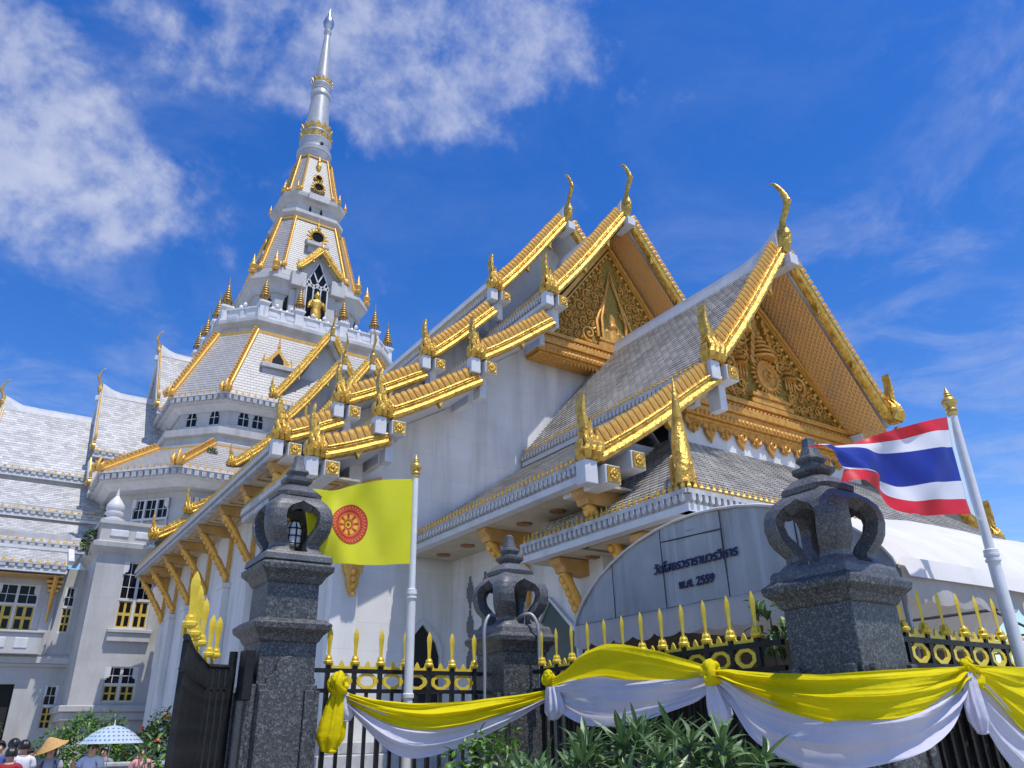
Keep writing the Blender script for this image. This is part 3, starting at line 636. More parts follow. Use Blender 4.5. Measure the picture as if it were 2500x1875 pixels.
for x, y in ((12.15, 11.4), (12.15, 14.6), (15.6, 11.4), (19.0, 11.4), (22.4, 11.4)):
    column(hall, x, y, 5.31)
for x, y in ((12.15, 11.5), (12.15, 14.3)): bracket(hall, (x - .3, y, 5.31), (su0 + .3, y, 5.31), drop=1.75)
for x in (12.15, 15.6, 19.0): bracket(hall, (x, 11.1, 5.31), (x, 10.0, 5.31), drop=1.5)

# pediments -------------------------------------------------------------------
def spiral(c, R, turns, a0, sgn, n=16):
    o = []
    for i in range(n + 1):
        f = i / n; a = a0 + sgn * turns * 2 * math.pi * f; r = R * (1 - .86 * f); o.append((c[0] + r * math.cos(a), c[1] + r * math.sin(a)))
    return o
def pediment(root, v, zb, za, hw, motif, rng, deep=.05):
    uc = 18.5; z = V(0, 0, 1)
    def P(x, zz_, y=0): return V(uc + x, v - y, zz_)
    pn = MB(); pn.prism([(-hw, zb), (hw, zb), (0, za)], (uc, v, 0), (1, 0, 0), (0, 0, 1), (0, -1, 0), -deep, .02); pd = pn.build('pediment_panel', MOSAIC, root)
    fr = MB(); sl_ = V(hw, 0, -(za - zb)).normalized()
    for sd in (-1, 1):
        a = P(0, za + .18, .03); b = P(sd * (hw + .12), zb - .02, .03)
        fr.beam(a, b, .16, .22, up=(0, -1, 0)); fr.beam(a + V(0, -.08, -.30), b + V(-sd * .22, -.08, 0), .06, .10, up=(0, -1, 0))
    fr.build('pediment_frame', GOLD2, pd)
    bd = MB()
    for sd in (-1, 1):
        n = int(hw * 5)
        for i in range(n):
            q = P(0, za - .28, .06).lerp(P(sd * (hw - .25), zb + .02, .06), (i + .5) / n); bd.ball(q, .075, 4)
    stuff(bd.build('bead_row', GOLD2, pd))
    ba = MB(); h0 = zb
    for (dz0, dz1, pr, wx) in ((-.16, .0, .20, .14), (-.34, -.162, .13, .08), (-.56, -.342, .27, .18), (-.72, -.562, .18, .10), (-.92, -.722, .24, .14), (-1.02, -.922, .14, .06)):
        ba.box(uc - hw - wx, uc + hw + wx, v - pr, v + deep, h0 + dz0, h0 + dz1)
    ba.build('pediment_cornice', CARVE, pd, bevel=.02)
    te = MB(); n = int(hw * 2 / .17)
    for i in range(n):
        x = -hw + 2 * hw * (i + .5) / n
        for zz_, pr, r in ((h0 - .26, .14, .055), (h0 - .82, .25, .06)): te.ball(P(x, zz_, pr), r, 4, (1, .7, 1.2))
        te.add([P(x - .08, h0 - 1.02, .12), P(x + .08, h0 - 1.02, .12), P(x, h0 - 1.22, .12), P(x, h0 - 1.08, .2)], [(0, 2, 3), (2, 1, 3), (0, 3, 1)])
    stuff(te.build('carved_moulding', CARVE, pd))
    # scrolls
    rel = MB(); done = []
    H = za - zb
    def inside(x, zz_, r): return abs(x) + r * 1.15 < (hw - .35) * (1 - (zz_ - zb) / (H - .35)) + .06 and zz_ - r > zb + .05
    tries = 0
    while len(done) < 52 and tries < 14000:
        tries += 1; r = rng.choice((.46, .36, .28, .22, .16)) * (1 if tries < 2500 else (.7 if tries < 7000 else .5)); x = rng.uniform(.2, hw - .2); zz_ = rng.uniform(zb + .1, za - .7)
        if not inside(x, zz_, r): continue
        if abs(x) - r < motif(zz_): continue
        if any((x - a) ** 2 + (zz_ - b) ** 2 < (r + c) ** 2 * .8 for a, b, c in done): continue
        done.append((x, zz_, r))
    for x, zz_, r in done:
        a0 = rng.uniform(-2.2, -.6); sg = rng.choice((1, -1))
        for sd in (-1, 1):
            pts = spiral((x, zz_), r, 1.5, a0, sg); n = len(pts)
            rel.tube([P(sd * a, b, .05 + .05 * i / n) for i, (a, b) in enumerate(pts)], [r * (.20 - .10 * i / n) for i in range(n)], 5)
            rel.ball(P(sd * x, zz_, .09), r * .2, 5)
            for q in range(5):
                a = a0 + sg * q * 1.15; c, s_ = math.cos(a), math.sin(a); t_ = a + sg * 1.25
                bx_, bz = x + r * c, zz_ + r * s_; ex, ez = bx_ + math.cos(t_ - sg * .9) * r * .5, bz + math.sin(t_ - sg * .9) * r * .5
                rel.tube([P(sd * bx_, bz, .04), P(sd * lerp(bx_, ex, .55), lerp(bz, ez, .4), .10), P(sd * ex, ez, .05)], [r * .13, r * .11, .01], 4)
    stuff(rel.build('carved_scrollwork', CARVE, pd, smooth=60))
    return pd, P
rng = random.Random(11)
pd1, PP = pediment(hall, 13.4, 10.36, 13.95, 3.75, lambda z: .95 if z < 11.9 else .45, rng)
# first pediment: disc with rays, tall crown, tiered parasols and stepped altar
wd = MB(); cz = 11.45
wd.lathe([(.02, .16), (.18, .15), (.2, .10), (.40, .10), (.42, .16), (.50, .15), (.52, .02)], (18.5, 13.38, cz), 28, axis=(V(1, 0, 0), V(0, 0, 1), V(0, -1, 0)))
for i in range(24):
    a = i * math.pi / 12; c, s_ = math.cos(a), math.sin(a); wd.prism([(.0, -.05), (.18, -.03), (.24, 0), (.18, .03), (0, .05)], PP(.46 * c, cz + .46 * s_, .02), (c, 0, s_), (-s_, 0, c), (0, -1, 0), 0, .10)
wd.tube([PP(-.05, cz + .17, .2), PP(.09, cz + .15, .21), PP(.06, cz + .03, .21), PP(-.03, cz - .0, .21), PP(.08, cz - .06, .21), PP(.03, cz - .17, .21), PP(-.09, cz - .14, .2)], .03, 5)
wd.build('rayed_disc', CARVE, pd1, smooth=40)
al = MB()
for (w, z0, z1, pr) in ((.95, 10.38, 10.52, .2), (.8, 10.52, 10.62, .15), (.88, 10.62, 10.74, .2), (.6, 10.74, 10.86, .14)): al.box(18.5 - w, 18.5 + w, 13.4 - pr, 13.4, z0, z1)
al.build('altar_relief', CARVE, pd1, bevel=.02)
cr = MB()
for i, (w, z0) in enumerate(((.46, 12.02), (.40, 12.2), (.33, 12.38), (.26, 12.56), (.19, 12.74), (.13, 12.92))): cr.lathe([(w, z0), (w * 1.05, z0 + .06), (w * .72, z0 + .14), (w * .66, z0 + .18)], (18.5, 13.42, 0), 14)
cr.lathe([(.09, 13.1), (.04, 13.35), (.005, 13.62)], (18.5, 13.42, 0), 10)
for sd in (-1, 1):
    for i in range(7): cr.prism([(-.05, 0), (.08, .02), (.12, .22), (.04, .36), (-.04, .2)], PP(sd * (.55 - .06 * i), 11.75 + .24 * i, .03), (sd, 0, 0), (0, 0, 1), (0, -1, 0), 0, .12)
cr.build('crown_relief', CARVE, pd1, smooth=40)
for sd in (-1, 1):
    pr = MB(); x = 18.5 + sd * 1.12
    for i, w in enumerate((.30, .25, .20, .15, .10)): pr.lathe([(w, 11.55 + .19 * i), (w * .92, 11.62 + .19 * i), (w * .45, 11.72 + .19 * i)], (x, 13.40, 0), 12)
    pr.tube([V(x, 13.34, 10.75), V(x, 13.34, 11.6)], .035, 6); pr.lathe([(.05, 12.45), (.002, 12.8)], (x, 13.4, 0), 8)
    for q in (-.2, -.07, .07, .2): pr.tube([V(x + q, 13.3, 11.55), V(x + q, 13.3, 11.2)], [.03, .045], 5)
    pr.build('parasol_relief', CARVE, pd1, smooth=40)
# hanging leaf valance under the first pediment
nl = 12
for i in range(nl):
    x = -3.85 + 7.7 * (i + .5) / nl; w = 7.7 / nl / 2; big = i % 2
    lv = MB(); h = .60 if big else .42
    lv.prism([(-w, 0), (w, 0), (w * .95, -.12), (w * .5, -.2), (w * .55, -.32), (w * .16, -h * .78), (0, -h), (-w * .16, -h * .78), (-w * .55, -.32), (-w * .5, -.2), (-w * .95, -.12)], PP(x, 9.34, .05), (1, 0, 0), (0, 0, 1), (0, -1, 0), 0, .08)
    lv.tube([PP(x + a, 9.34 - b, .15) for a, b in spiral((0, .2), w * .5, 1.2, -1.5, 1)], .03, 4); lv.tube([PP(x, 9.30, .14), PP(x, 9.34 - h * .8, .13)], [.05, .015], 4)
    lv.build('valance_leaf', CARVE, pd1)
# second pediment: a stepped shrine with tall spires
pd2, PQ = pediment(hall, 20.0, 15.15, 19.95, 3.75, lambda z: .72 if z < 16.8 else .30, rng, .62)
sh2 = MB()
for (w, z0, z1, pr) in ((.9, 15.18, 15.35, .16), (.75, 15.35, 15.48, .11), (.82, 15.48, 15.6, .14)): sh2.box(18.5 - w, 18.5 + w, 20.0 - pr, 20.0, z0, z1)
for x, w, z0, z1 in ((0, .26, 15.6, 18.4), (-.55, .13, 15.6, 17.0), (.55, .13, 15.6, 17.0), (-.3, .11, 15.6, 17.3), (.3, .11, 15.6, 17.3)):
    H = z1 - z0; sh2.lathe([(w, z0), (w, z0 + H * .22), (w * 1.25, z0 + H * .24), (w * .95, z0 + H * .34), (w * 1.05, z0 + H * .36), (w * .6, z0 + H * .52), (w * .66, z0 + H * .54), (w * .3, z0 + H * .7), (w * .1, z0 + H * .86), (.005, z1)], (18.5 + x, 20.02 + w * .6, 0), 12)
for sg in (-1, 1):
    for k_ in range(2):
        sh2.tube([PQ(sg * (.85 - .25 * k_), 15.6, .08), PQ(sg * (.9 - .27 * k_), 16.3 + .2 * k_, .10), PQ(sg * (.62 - .2 * k_), 17.0 + .3 * k_, .10), PQ(sg * (.3 - .1 * k_), 17.7 + .45 * k_, .08), PQ(0, 18.5 + .4 * k_, .06)], [.07, .07, .06, .05, .02], 6)
sh2.build('shrine_relief', CARVE, pd2, smooth=40)
# gold carved spandrel below the lowest tier of the second gable
spn = MB(); spn.prism([(7.2, 7.55), (9.1, 7.55), (9.1, 8.7), (7.9, 8.25)], (0, 20.6, 0), (1, 0, 0), (0, 0, 1), (0, -1, 0), .01, .12)
for i in range(9):
    spn.tube([V(7.35 + .2 * i + a, 20.46, 7.68 + b) for a, b in spiral((0, .05), .11, 1.2, 1, 1)], .03, 4)
for i in range(5): spn.tube([V(8.0 + .22 * i + a, 20.46, 8.0 + b) for a, b in spiral((0, .05), .13, 1.3, 1, -1)], .035, 4)
spn.build('carved_spandrel', CARVE, hall)
# ------------------------------------------------------------------ spire tower
def ring(a, s_, z): return [AX + V(x, y, z) for x, y in ((s_, -a), (a, -s_), (a, s_), (s_, a), (-s_, a), (-a, s_), (-a, -s_), (-s_, -a))]
def lv(name, mat, prof, parent=tower, bevel=0):
    mb = MB(); mb.loft([ring(*p) for p in prof]); return mb.build(name, mat, parent, bevel=bevel)
def tower_roof(b, t, tile, mat, ribs=True, k=1.0):
    R0, R1 = ring(*b), ring(*t); mb = MB(); mb.loft([ring(b[0], b[1], b[2] - .02), ring(t[0], t[1], t[2] - .02)]); mb.build('roof_slab', BED, tower)
    for i in range(8):
        j = (i + 1) % 8
        vis = i in (7, 6, 5, 0)
        tiled(tower, 'roof_tiles', R1[i], R1[j], R0[j], R0[i], tile[0] if vis else tile[0] * 2, tile[1] if vis else tile[1] * 2, mat, .025, .015)
    for i in range(8):
        a, c = R1[i], R0[i]; o = V(c.x - AX.x, c.y - AX.y, 0).normalized(); d = (c - a).normalized(); sd = d.cross(o).normalized(); nn = sd.cross(d)
        if nn.z < 0: nn = -nn
        rb = MB(); w = .15 * k
        rb.loft([[q + sd * x + nn * y for x, y in ((-w, -.05), (-w, .12), (-.08 * k, .16), (-.06 * k, .30 * k), (.06 * k, .30 * k), (.08 * k, .16), (w, .12), (w, -.05))] for q in (a + nn * .02, c + nn * .02)])
        h = rb.build('hip_rib', GOLD2, tower)
        n = int((c - a).length / (.34 * k)); bd = MB()
        for q in range(n): bd.prism([(-.12 * k, 0), (.10 * k, 0), (.16 * k, .22 * k), (0, .26 * k)], a.lerp(c, (q + .5) / n) + nn * (.28 * k), d, nn, sd, -.07 * k, .07 * k)
        stuff(bd.build('rib_fin_row', GOLD2, h))
        ac = MB(); p = c + nn * .1
        for x, hh in ((-.26, .7), (0, 1.15), (.26, .8)):
            ac.tube([p + sd * (x * k) + o * (.05 * k), p + sd * (x * 1.3 * k) + o * (.18 * k) + V(0, 0, hh * .4 * k), p + sd * (x * 1.2 * k) + V(0, 0, hh * .75 * k), p + sd * (x * 1.5 * k) + o * (.1 * k) + V(0, 0, hh * k)], [.17 * k, .15 * k, .08 * k, .01], 6)
        ac.build('corner_antefix', GOLD2, tower, smooth=60)
    gb = MB(); gb.loft([ring(t[0] + .14, t[1] + .08, t[2] - .26 * k), ring(t[0] + .16, t[1] + .09, t[2] + .02), ring(t[0] - .1, t[1] - .05, t[2] + .03)]); gb.build('gold_band', GOLD2, tower)
def tower_eave(a, s_, z, k=1.0):
    c = lv('eave_cornice', WHITE, [(a - .9 * k, s_ - .6 * k, z - 1.0 * k), (a - .45 * k, s_ - .3 * k, z - .62 * k), (a - .12 * k, s_ - .08 * k, z - .55 * k), (a - .12 * k, s_ - .08 * k, z - .14 * k), (a + .05, s_ + .03, z - .12 * k), (a + .05, s_ + .03, z + .01)])
    R = ring(a + .02, s_ + .01, z); dr = MB(); cr = MB()
    for i in range(8):
        A, B = R[i], R[(i + 1) % 8]; L = (B - A).length; t = (B - A) / L; o = t.cross(V(0, 0, 1)); n = int(L / .45)
        for q in range(n):
            p = A.lerp(B, (q + .5) / n); w = L / n * .3
            dr.obox(p - o * .03 - V(0, 0, .34 * k), t * w, o * .07, V(0, 0, .16 * k))
            cr.add([p - t * w, p + o * .05, p + t * w, p - o * .05, p + V(0, 0, .30)], [(0, 1, 4), (1, 2, 4), (2, 3, 4), (3, 0, 4)])
    stuff(dr.build('dentil_row', GREYT, c)); stuff(cr.build('crest_leaf_row', GOLD2, c))
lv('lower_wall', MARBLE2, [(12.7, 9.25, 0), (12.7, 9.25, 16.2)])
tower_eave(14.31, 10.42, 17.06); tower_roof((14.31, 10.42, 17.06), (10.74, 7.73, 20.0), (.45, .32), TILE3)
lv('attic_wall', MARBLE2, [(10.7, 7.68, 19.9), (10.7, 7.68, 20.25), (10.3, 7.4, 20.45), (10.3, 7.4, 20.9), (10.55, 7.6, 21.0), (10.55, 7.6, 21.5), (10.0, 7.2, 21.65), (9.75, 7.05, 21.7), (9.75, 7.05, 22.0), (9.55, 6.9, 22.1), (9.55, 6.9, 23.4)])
tower_eave(10.59, 7.45, 24.15); tower_roof((10.59, 7.45, 24.15), (7.45, 5.11, 31.2), (.42, .30), TILE3)
lv('balcony_base', MARBLE2, [(7.3, 5.0, 31.15), (7.35, 5.05, 31.6), (7.75, 5.3, 32.0), (7.75, 5.3, 32.35), (7.5, 5.1, 32.4)], bevel=.03)
# parapet: one panel wall per side, with recessed panels and posts
Rp = ring(7.45, 4.98, 32.4)
for i in range(8):
    A, B = Rp[i], Rp[(i + 1) % 8]; L = (B - A).length; t = (B - A) / L; o = t.cross(V(0, 0, 1)); c = (A + B) / 2
    pw = MB(); pw.obox(c - o * .15 + V(0, 0, .5), t * (L / 2 - .05), o * .12, V(0, 0, .5)); pw.obox(c - o * .12 + V(0, 0, 1.06), t * (L / 2), o * .2, V(0, 0, .07)); pw.obox(c - o * .12 + V(0, 0, .1), t * (L / 2), o * .18, V(0, 0, .1))
    n = 6 if L > 6 else 2
    for q in range(n + 1): pw.obox(A.lerp(B, q / n) - o * .12 + V(0, 0, .56), t * (.14 if 0 < q < n else .3), o * .17, V(0, 0, .44))
    w = pw.build('balcony_parapet', WHITE, tower)
    for q in range(n):
        pn = MB(); pn.obox(A.lerp(B, (q + .5) / n) - o * .05 + V(0, 0, .56), t * (L / n * .26), o * .05, V(0, 0, .2)); pn.build('panel', WHITE, w, bevel=.02)
def chatra(P, h=2.9):
    k = h / 3.2; ch = MB(); pr = []
    z = .55
    ch.tube([P, P + V(0, 0, .6 * k)], .05 * k, 6)
    for i in range(6):
        w = (.50 - .072 * i) * k; zz_ = (z + i * .27) * k
        ch.lathe([(w * .95, zz_), (w, zz_ + .05 * k), (w * .93, zz_ + .13 * k), (w * .52, zz_ + .24 * k), (w * .42, zz_ + .27 * k)], P, 14)
    ch.lathe([(.10 * k, 2.15 * k), (.05 * k, 2.5 * k), (.07 * k, 2.55 * k), (.03 * k, 2.85 * k), (.005, 3.2 * k)], P, 8)
    o = ch.build('tiered_parasol_finial', CHATRA, tower, smooth=40)
    fr = MB()
    for j in range(10): a = j * math.pi / 5; fr.tube([P + V(math.cos(a) * .46 * k, math.sin(a) * .46 * k, .56 * k), P + V(math.cos(a) * .44 * k, math.sin(a) * .44 * k, .30 * k)], [.03 * k, .015 * k], 4)
    stuff(fr.build('fringe', IRON, o))
CHATRA = material('aged_gilt_copper', (.40, .25, .07), .45, .5, (.55, .36, .11), 4)
def pedestal(P):
    p = MB(); p.sq([(.42, 0), (.42, .15), (.34, .2), (.34, 1.25), (.46, 1.35), (.46, 1.5), (.34, 1.55), (.30, 1.62), (.2, 1.66)], P); p.build('balcony_pedestal', WHITE, tower)
Rc = ring(7.25, 4.85, 32.42)
for i in range(8):
    pedestal(Rc[i]); chatra(Rc[i] + V(0, 0, 1.6))
    if i % 2 == 1 or True:
        A, B = Rc[i], Rc[(i + 1) % 8]
        if (B - A).length > 6:
            for f in (.30, .70):
                q = A.lerp(B, f); pedestal(q); chatra(q + V(0, 0, 1.6))
# lamps on the balcony
LAMP = material('white_lamp_globe', (.85, .85, .85), .25)
def lamp_post(P, heads):
    l = MB(); l.tube([P, P + V(0, 0, 1.7)], .04, 6)
    for x, z in heads: l.tube([P + V(0, 0, 1.2), P + V(x * .6, 0, 1.25), P + V(x, 0, z)], .03, 5)
    o = l.build('balcony_lamp', IRON, tower)
    for x, z in heads:
        g_ = MB(); g_.lathe([(.05, 0), (.16, .1), (.17, .22), (.10, .34), (.02, .42)], P + V(x, 0, z), 10); g_.build('globe', LAMP, o, smooth=60)
for x in (14.9, 16.1, 18.0, 19.0, 20.6, 21.9): lamp_post(V(x, 56.5, 32.4), ((-.35, 1.35), (0, 1.7), (.35, 1.35)))
for y in (58.8, 60.6, 63, 65): lamp_post(V(11.9, y, 32.4), ((-.2, 1.35), (0, 1.7), (.2, 1.4)))
for x, y in ((12.6, 57.6), (24.6, 58.0)): lamp_post(V(x, y, 32.4), ((-.3, 1.35), (0, 1.7), (.3, 1.4)))
# drum
lv('drum_wall', MARBLE2, [(4.75, 3.35, 32.4), (4.75, 3.35, 36.6)])
for sx, w in ((-1, .7), (1, .7)):
    pj = MB(); pj.box(18.5 + sx * 1.75 - .55, 18.5 + sx * 1.75 + .55, 63.1 - 5.15, 63.1 - 4.7, 32.4, 37.2); pj.build('drum_pilaster', MARBLE2, tower, bevel=.03)
lv('drum_cornice', MARBLE2, [(4.8, 3.4, 36.6), (4.95, 3.5, 36.65), (4.95, 3.5, 36.9), (5.0, 3.55, 37.2), (5.35, 3.8, 37.75), (5.45, 3.9, 37.8), (5.45, 3.9, 38.1), (5.3, 3.8, 38.15), (5.3, 3.8, 38.5), (4.7, 3.1, 38.6), (4.6, 3.02, 39.55)], bevel=.03)
for sx in (-1, 1):
    pj = MB(); pj.box(18.5 + sx * 1.8 - .65, 18.5 + sx * 1.8 + .65, 63.1 - 5.85, 63.1 - 5.2, 37.3, 38.75); pj.build('cornice_break', MARBLE2, tower, bevel=.05)
SHOULD = [(-.3, 0), (.3, 0), (.3, 1.5), (.22, 1.5), (.22, 1.85), (.1, 1.85), (.1, 2.2), (-.1, 2.2), (-.1, 1.85), (-.22, 1.85), (-.22, 1.5), (-.3, 1.5)]
def slit(P, X, N, k=1.0, name='slit_opening', root=tower):
    mb = MB(); mb.prism([(a * k, b * k) for a, b in SHOULD], P, X, V(0, 0, 1), N, -.01, .02); o = mb.build(name, VOID, root)
for x in (16.2, 20.8): slit(V(x, 63.1 - 4.76, 34.2), V(1, 0, 0), V(0, -1, 0), 1.2)
cs45 = math.sqrt(.5)
for (a, b, c, d_) in ((-1, -1, 1, -1), (1, -1, 1, 1)):
    N_ = V(a, b, 0).normalized(); X_ = V(-N_.y, N_.x, 0)
    slit(AX + N_ * ((4.75 + 3.35) * cs45 + .01) + V(0, 0, 34.0) + X_ * .4, X_, N_, 1.1)
# porch gable on the drum with lattice window
dv = 63.1 - 5.9
for sx in (-1, 1):
    bargeboard(tower, V(18.5, dv, 41.55), V(18.5 + sx * 1.95, dv, 39.2), V(0, -1, 0), 0, .85, 1)
    hang_hong(tower, V(18.5 + sx * 2.0, dv, 39.0), V(sx, 0, 0), V(0, -1, 0), .75)
fn = MB(); fn.lathe([(.12, 41.5), (.18, 41.8), (.08, 42.1), (.02, 42.9)], (18.5, dv, 0), 8); fn.build('gable_finial', GOLD, tower)
bk = MB(); bk.prism([(-1.75, 32.4), (1.75, 32.4), (1.75, 39.0), (0, 41.2), (-1.75, 39.0)], (18.5, dv + .55, 0), (1, 0, 0), (0, 0, 1), (0, -1, 0), -1.0, 0); bk.build('drum_gable_wall', MARBLE2, tower)
for sx in (-1, 1):
    rs = MB(); rs.prism([(0, 41.35), (sx * 2.05, 38.9), (sx * 2.05, 38.7), (0, 41.1)], (18.5, dv, 0), (1, 0, 0), (0, 0, 1), (0, 1, 0), .05, 2.2); rs.build('gable_roof_slope', TILE2, tower)
lw = MB(); wo = [(-.95, 32.6), (.95, 32.6), (.95, 38.3), (0, 40.5), (-.95, 38.3)]
lw.prism(wo, (18.5, dv + .54, 0), (1, 0, 0), (0, 0, 1), (0, -1, 0), 0, .02); win_ = lw.build('lattice_window', DARK, tower)
la = MB()
def bar3(x0, z0, x1, z1, w=.11): la.beam(V(18.5 + x0, dv + .5, z0), V(18.5 + x1, dv + .5, z1), .06, w, up=(0, -1, 0)) if False else la.obox((V(18.5 + (x0 + x1) / 2, dv + .49, (z0 + z1) / 2)), V(x1 - x0, 0, z1 - z0) / 2, V(0, .04, 0), V(-(z1 - z0), 0, x1 - x0).normalized() * (w / 2))
for sg in (-1, 1):
    bar3(sg * .95, 32.6, sg * .95, 38.35); bar3(sg * .95, 38.3, 0, 40.55); bar3(sg * .33, 32.6, sg * .33, 37.6); bar3(sg * .33, 37.6, sg * -.45, 39.4); bar3(sg * .33, 37.6, sg * .8, 38.6)
la.build('window_lattice', WHITE, win_)
tower_roof((4.45, 2.9, 39.6), (2.93, 1.9, 46.4), (.32, .26), TILE3, k=.75)
lv('upper_gallery', MARBLE2, [(2.75, 1.78, 46.35), (2.75, 1.78, 46.7), (3.05, 2.05, 47.05), (3.05, 2.05, 47.4), (2.6, 1.78, 47.5), (2.55, 1.74, 48.35), (2.75, 1.88, 48.45), (2.8, 1.92, 48.7), (3.1, 2.1, 49.0), (3.15, 2.14, 49.35), (2.7, 1.8, 49.45), (2.4, 1.6, 49.5), (2.38, 1.58, 50.1)], bevel=.02)
for x in (17.95, 19.05): slit(V(x, 63.1 - 2.58, 47.55), V(1, 0, 0), V(0, -1, 0), .38)
bkx = MB(); bkx.box(17.5, 19.5, 59.75, 60.2, 48.75, 49.45); bkx.build('cornice_break', MARBLE2, tower, bevel=.03)
tower_roof((2.36, 1.56, 50.1), (1.52, .92, 55.3), (.25, .2), TILE3, k=.5)
sp = MB(); sp.lathe([(1.5, 55.2), (1.5, 55.7), (1.72, 56.1), (1.76, 56.9), (1.5, 57.15), (1.46, 57.6), (1.62, 58.0), (1.6, 58.4), (1.36, 58.6), (1.3, 58.9), (1.5, 59.2), (1.48, 59.45), (1.25, 59.6), (1.22, 60.4), (.94, 64.5), (1.06, 64.7), (1.06, 65.1), (.92, 65.4), (.92, 65.7), (1.06, 66.0), (1.03, 66.4), (.80, 66.7), (.78, 67.0), (.33, 73.9), (.30, 74.2), (.43, 74.5), (.42, 74.8), (.24, 75.05)], (18.5, 63.1, 0), 28)
spire = sp.build('spire_needle', material('spire_marble', (.36, .37, .39), .4, .1, (.46, .47, .49), 1.5, streak=((.24, .24, .25), .5, 2, .3)), tower, smooth=30)
bb = MB(); bb.lathe([(.22, 75.0), (.52, 75.6), (.62, 76.1), (.50, 76.6), (.30, 77.1), (.16, 77.6), (.08, 78.1), (.01, 78.5)], (18.5, 63.1, 0), 16); bb.build('spire_bud', material('silver_bud', (.45, .46, .50), .3, .8), tower, smooth=60)
def lotus(z, r, n, h):
    c = MB()
    for j in range(n):
        a = 2 * math.pi * j / n; o = V(math.cos(a), math.sin(a), 0); t = V(-o.y, o.x, 0); w = r * math.pi / n * .9
        c.prism([(-w, 0), (w, 0), (w * 1.05, h * .35), (0, h), (-w * 1.05, h * .35)], V(18.5, 63.1, z) + o * r, t, V(0, 0, 1) * .96 + o * .22, o, -.04, .06)
    c.build('lotus_crown', GOLD, spire)
lotus(59.4, 1.42, 14, .9); lotus(58.35, 1.55, 14, .7); lotus(66.35, .95, 14, .8)
hl = MB(); hl.obox((18.72, 61.52, 57.35), (.16, 0, 0), (0, .06, 0), (0, 0, .12)); hl.build('vent_opening', VOID, tower)
for (a_, s_, z_, h_) in ((5.35, 3.82, 38.5, 2.0), (4.5, 2.95, 39.6, 1.1), (3.1, 2.1, 49.35, 1.15)):
    for q_ in ring(a_, s_, z_):
        cf = MB(); cf.lathe([(.16, 0), (.22, .12), (.12, .22), (.16, .34), (.20, .45), (.09, .6), (.12, .7), (.05, .85), (.01, 1.15)], q_, 7); o_ = cf.build('corner_finial', GOLD2, tower, smooth=50)
        o_.matrix_basis = Matrix.Translation(q_) @ Matrix.Scale(h_ / 1.15, 4) @ Matrix.Translation(-q_)
for z_, r_ in ((56.5, 1.78), (58.2, 1.64), (65.6, .98), (66.2, 1.08)):
    rg_ = MB(); rg_.lathe([(r_ - .06, z_ - .08), (r_, z_ - .05), (r_, z_ + .05), (r_ - .06, z_ + .08)], (18.5, 63.1, 0), 28, caps=False); rg_.build('spire_ring', GREYT, spire)
# oculus dormers
def oculus(P, N, r, k, tip=True, ledge=True, root=tower):
    N = Vector(N); X = V(-N.y, N.x, 0); A3 = (X, V(0, 0, 1), N); mb = MB()
    mb.lathe([(r, -.4), (r * 1.28, -.4), (r * 1.3, .08), (r * 1.18, .16), (r * 1.0, .08), (r * .98, -.2)], P, 20, caps=False, axis=A3)
    for j in range(14):
        a = math.pi * 2 * j / 14; c, s_ = math.cos(a), math.sin(a); mb.prism([(-.16 * k, 0), (.16 * k, 0), (.0, .42 * k)], P + X * (c * r * 1.25) + V(0, 0, s_ * r * 1.25), X * -s_ + V(0, 0, c), X * c + V(0, 0, s_), N, -.1, .08)
    if tip: mb.lathe([(.28 * k, 0), (.34 * k, .25 * k), (.14 * k, .5 * k), (.18 * k, .6 * k), (.06 * k, 1.0 * k), (.01, 1.7 * k)], P + V(0, 0, r * 1.45) - N * .1, 8)
    o = mb.build('oculus_frame', GOLD, root, smooth=40)
    d = MB(); d.lathe([(r * .99, 0), (r * .99, .02)], P, 20, axis=A3); d.build('oculus_pane', DARK, o)
    if ledge:
        l = MB(); b = P + V(0, 0, -r * 1.75); l.obox(b, X * (r * 1.9), N * (.55 * k), V(0, 0, .22 * k)); l.obox(b - V(0, 0, .6 * k) - N * .2, X * (r * 1.5), N * (.35 * k), V(0, 0, .4 * k)); l.build('dormer_ledge', MARBLE2, o)
oculus(V(18.55, 59.2, 44.15), (0, -1, 0), .56, .85)
oculus(V(18.6, 60.62, 51.0), (0, -1, 0), .42, .55, tip=False, ledge=False); oculus(V(18.58, 60.95, 52.35), (0, -1, 0), .26, .4, tip=False, ledge=False)
dr_ = MB(); dr_.lathe([(.02, 53.2), (.22, 53.7), (.28, 54.1), (.12, 54.5), (.16, 54.7), (.03, 55.3)], (18.58, 61.3, 0), 8); dr_.build('pendant_ornament', GOLD, tower)
oculus(V(18.5 - 3.5, 63.1 + .6, 44.1), (-1, 0, 0), .56, .85); oculus(V(15.9, 63.1, 51.0), (-1, 0, 0), .42, .55, ledge=False)
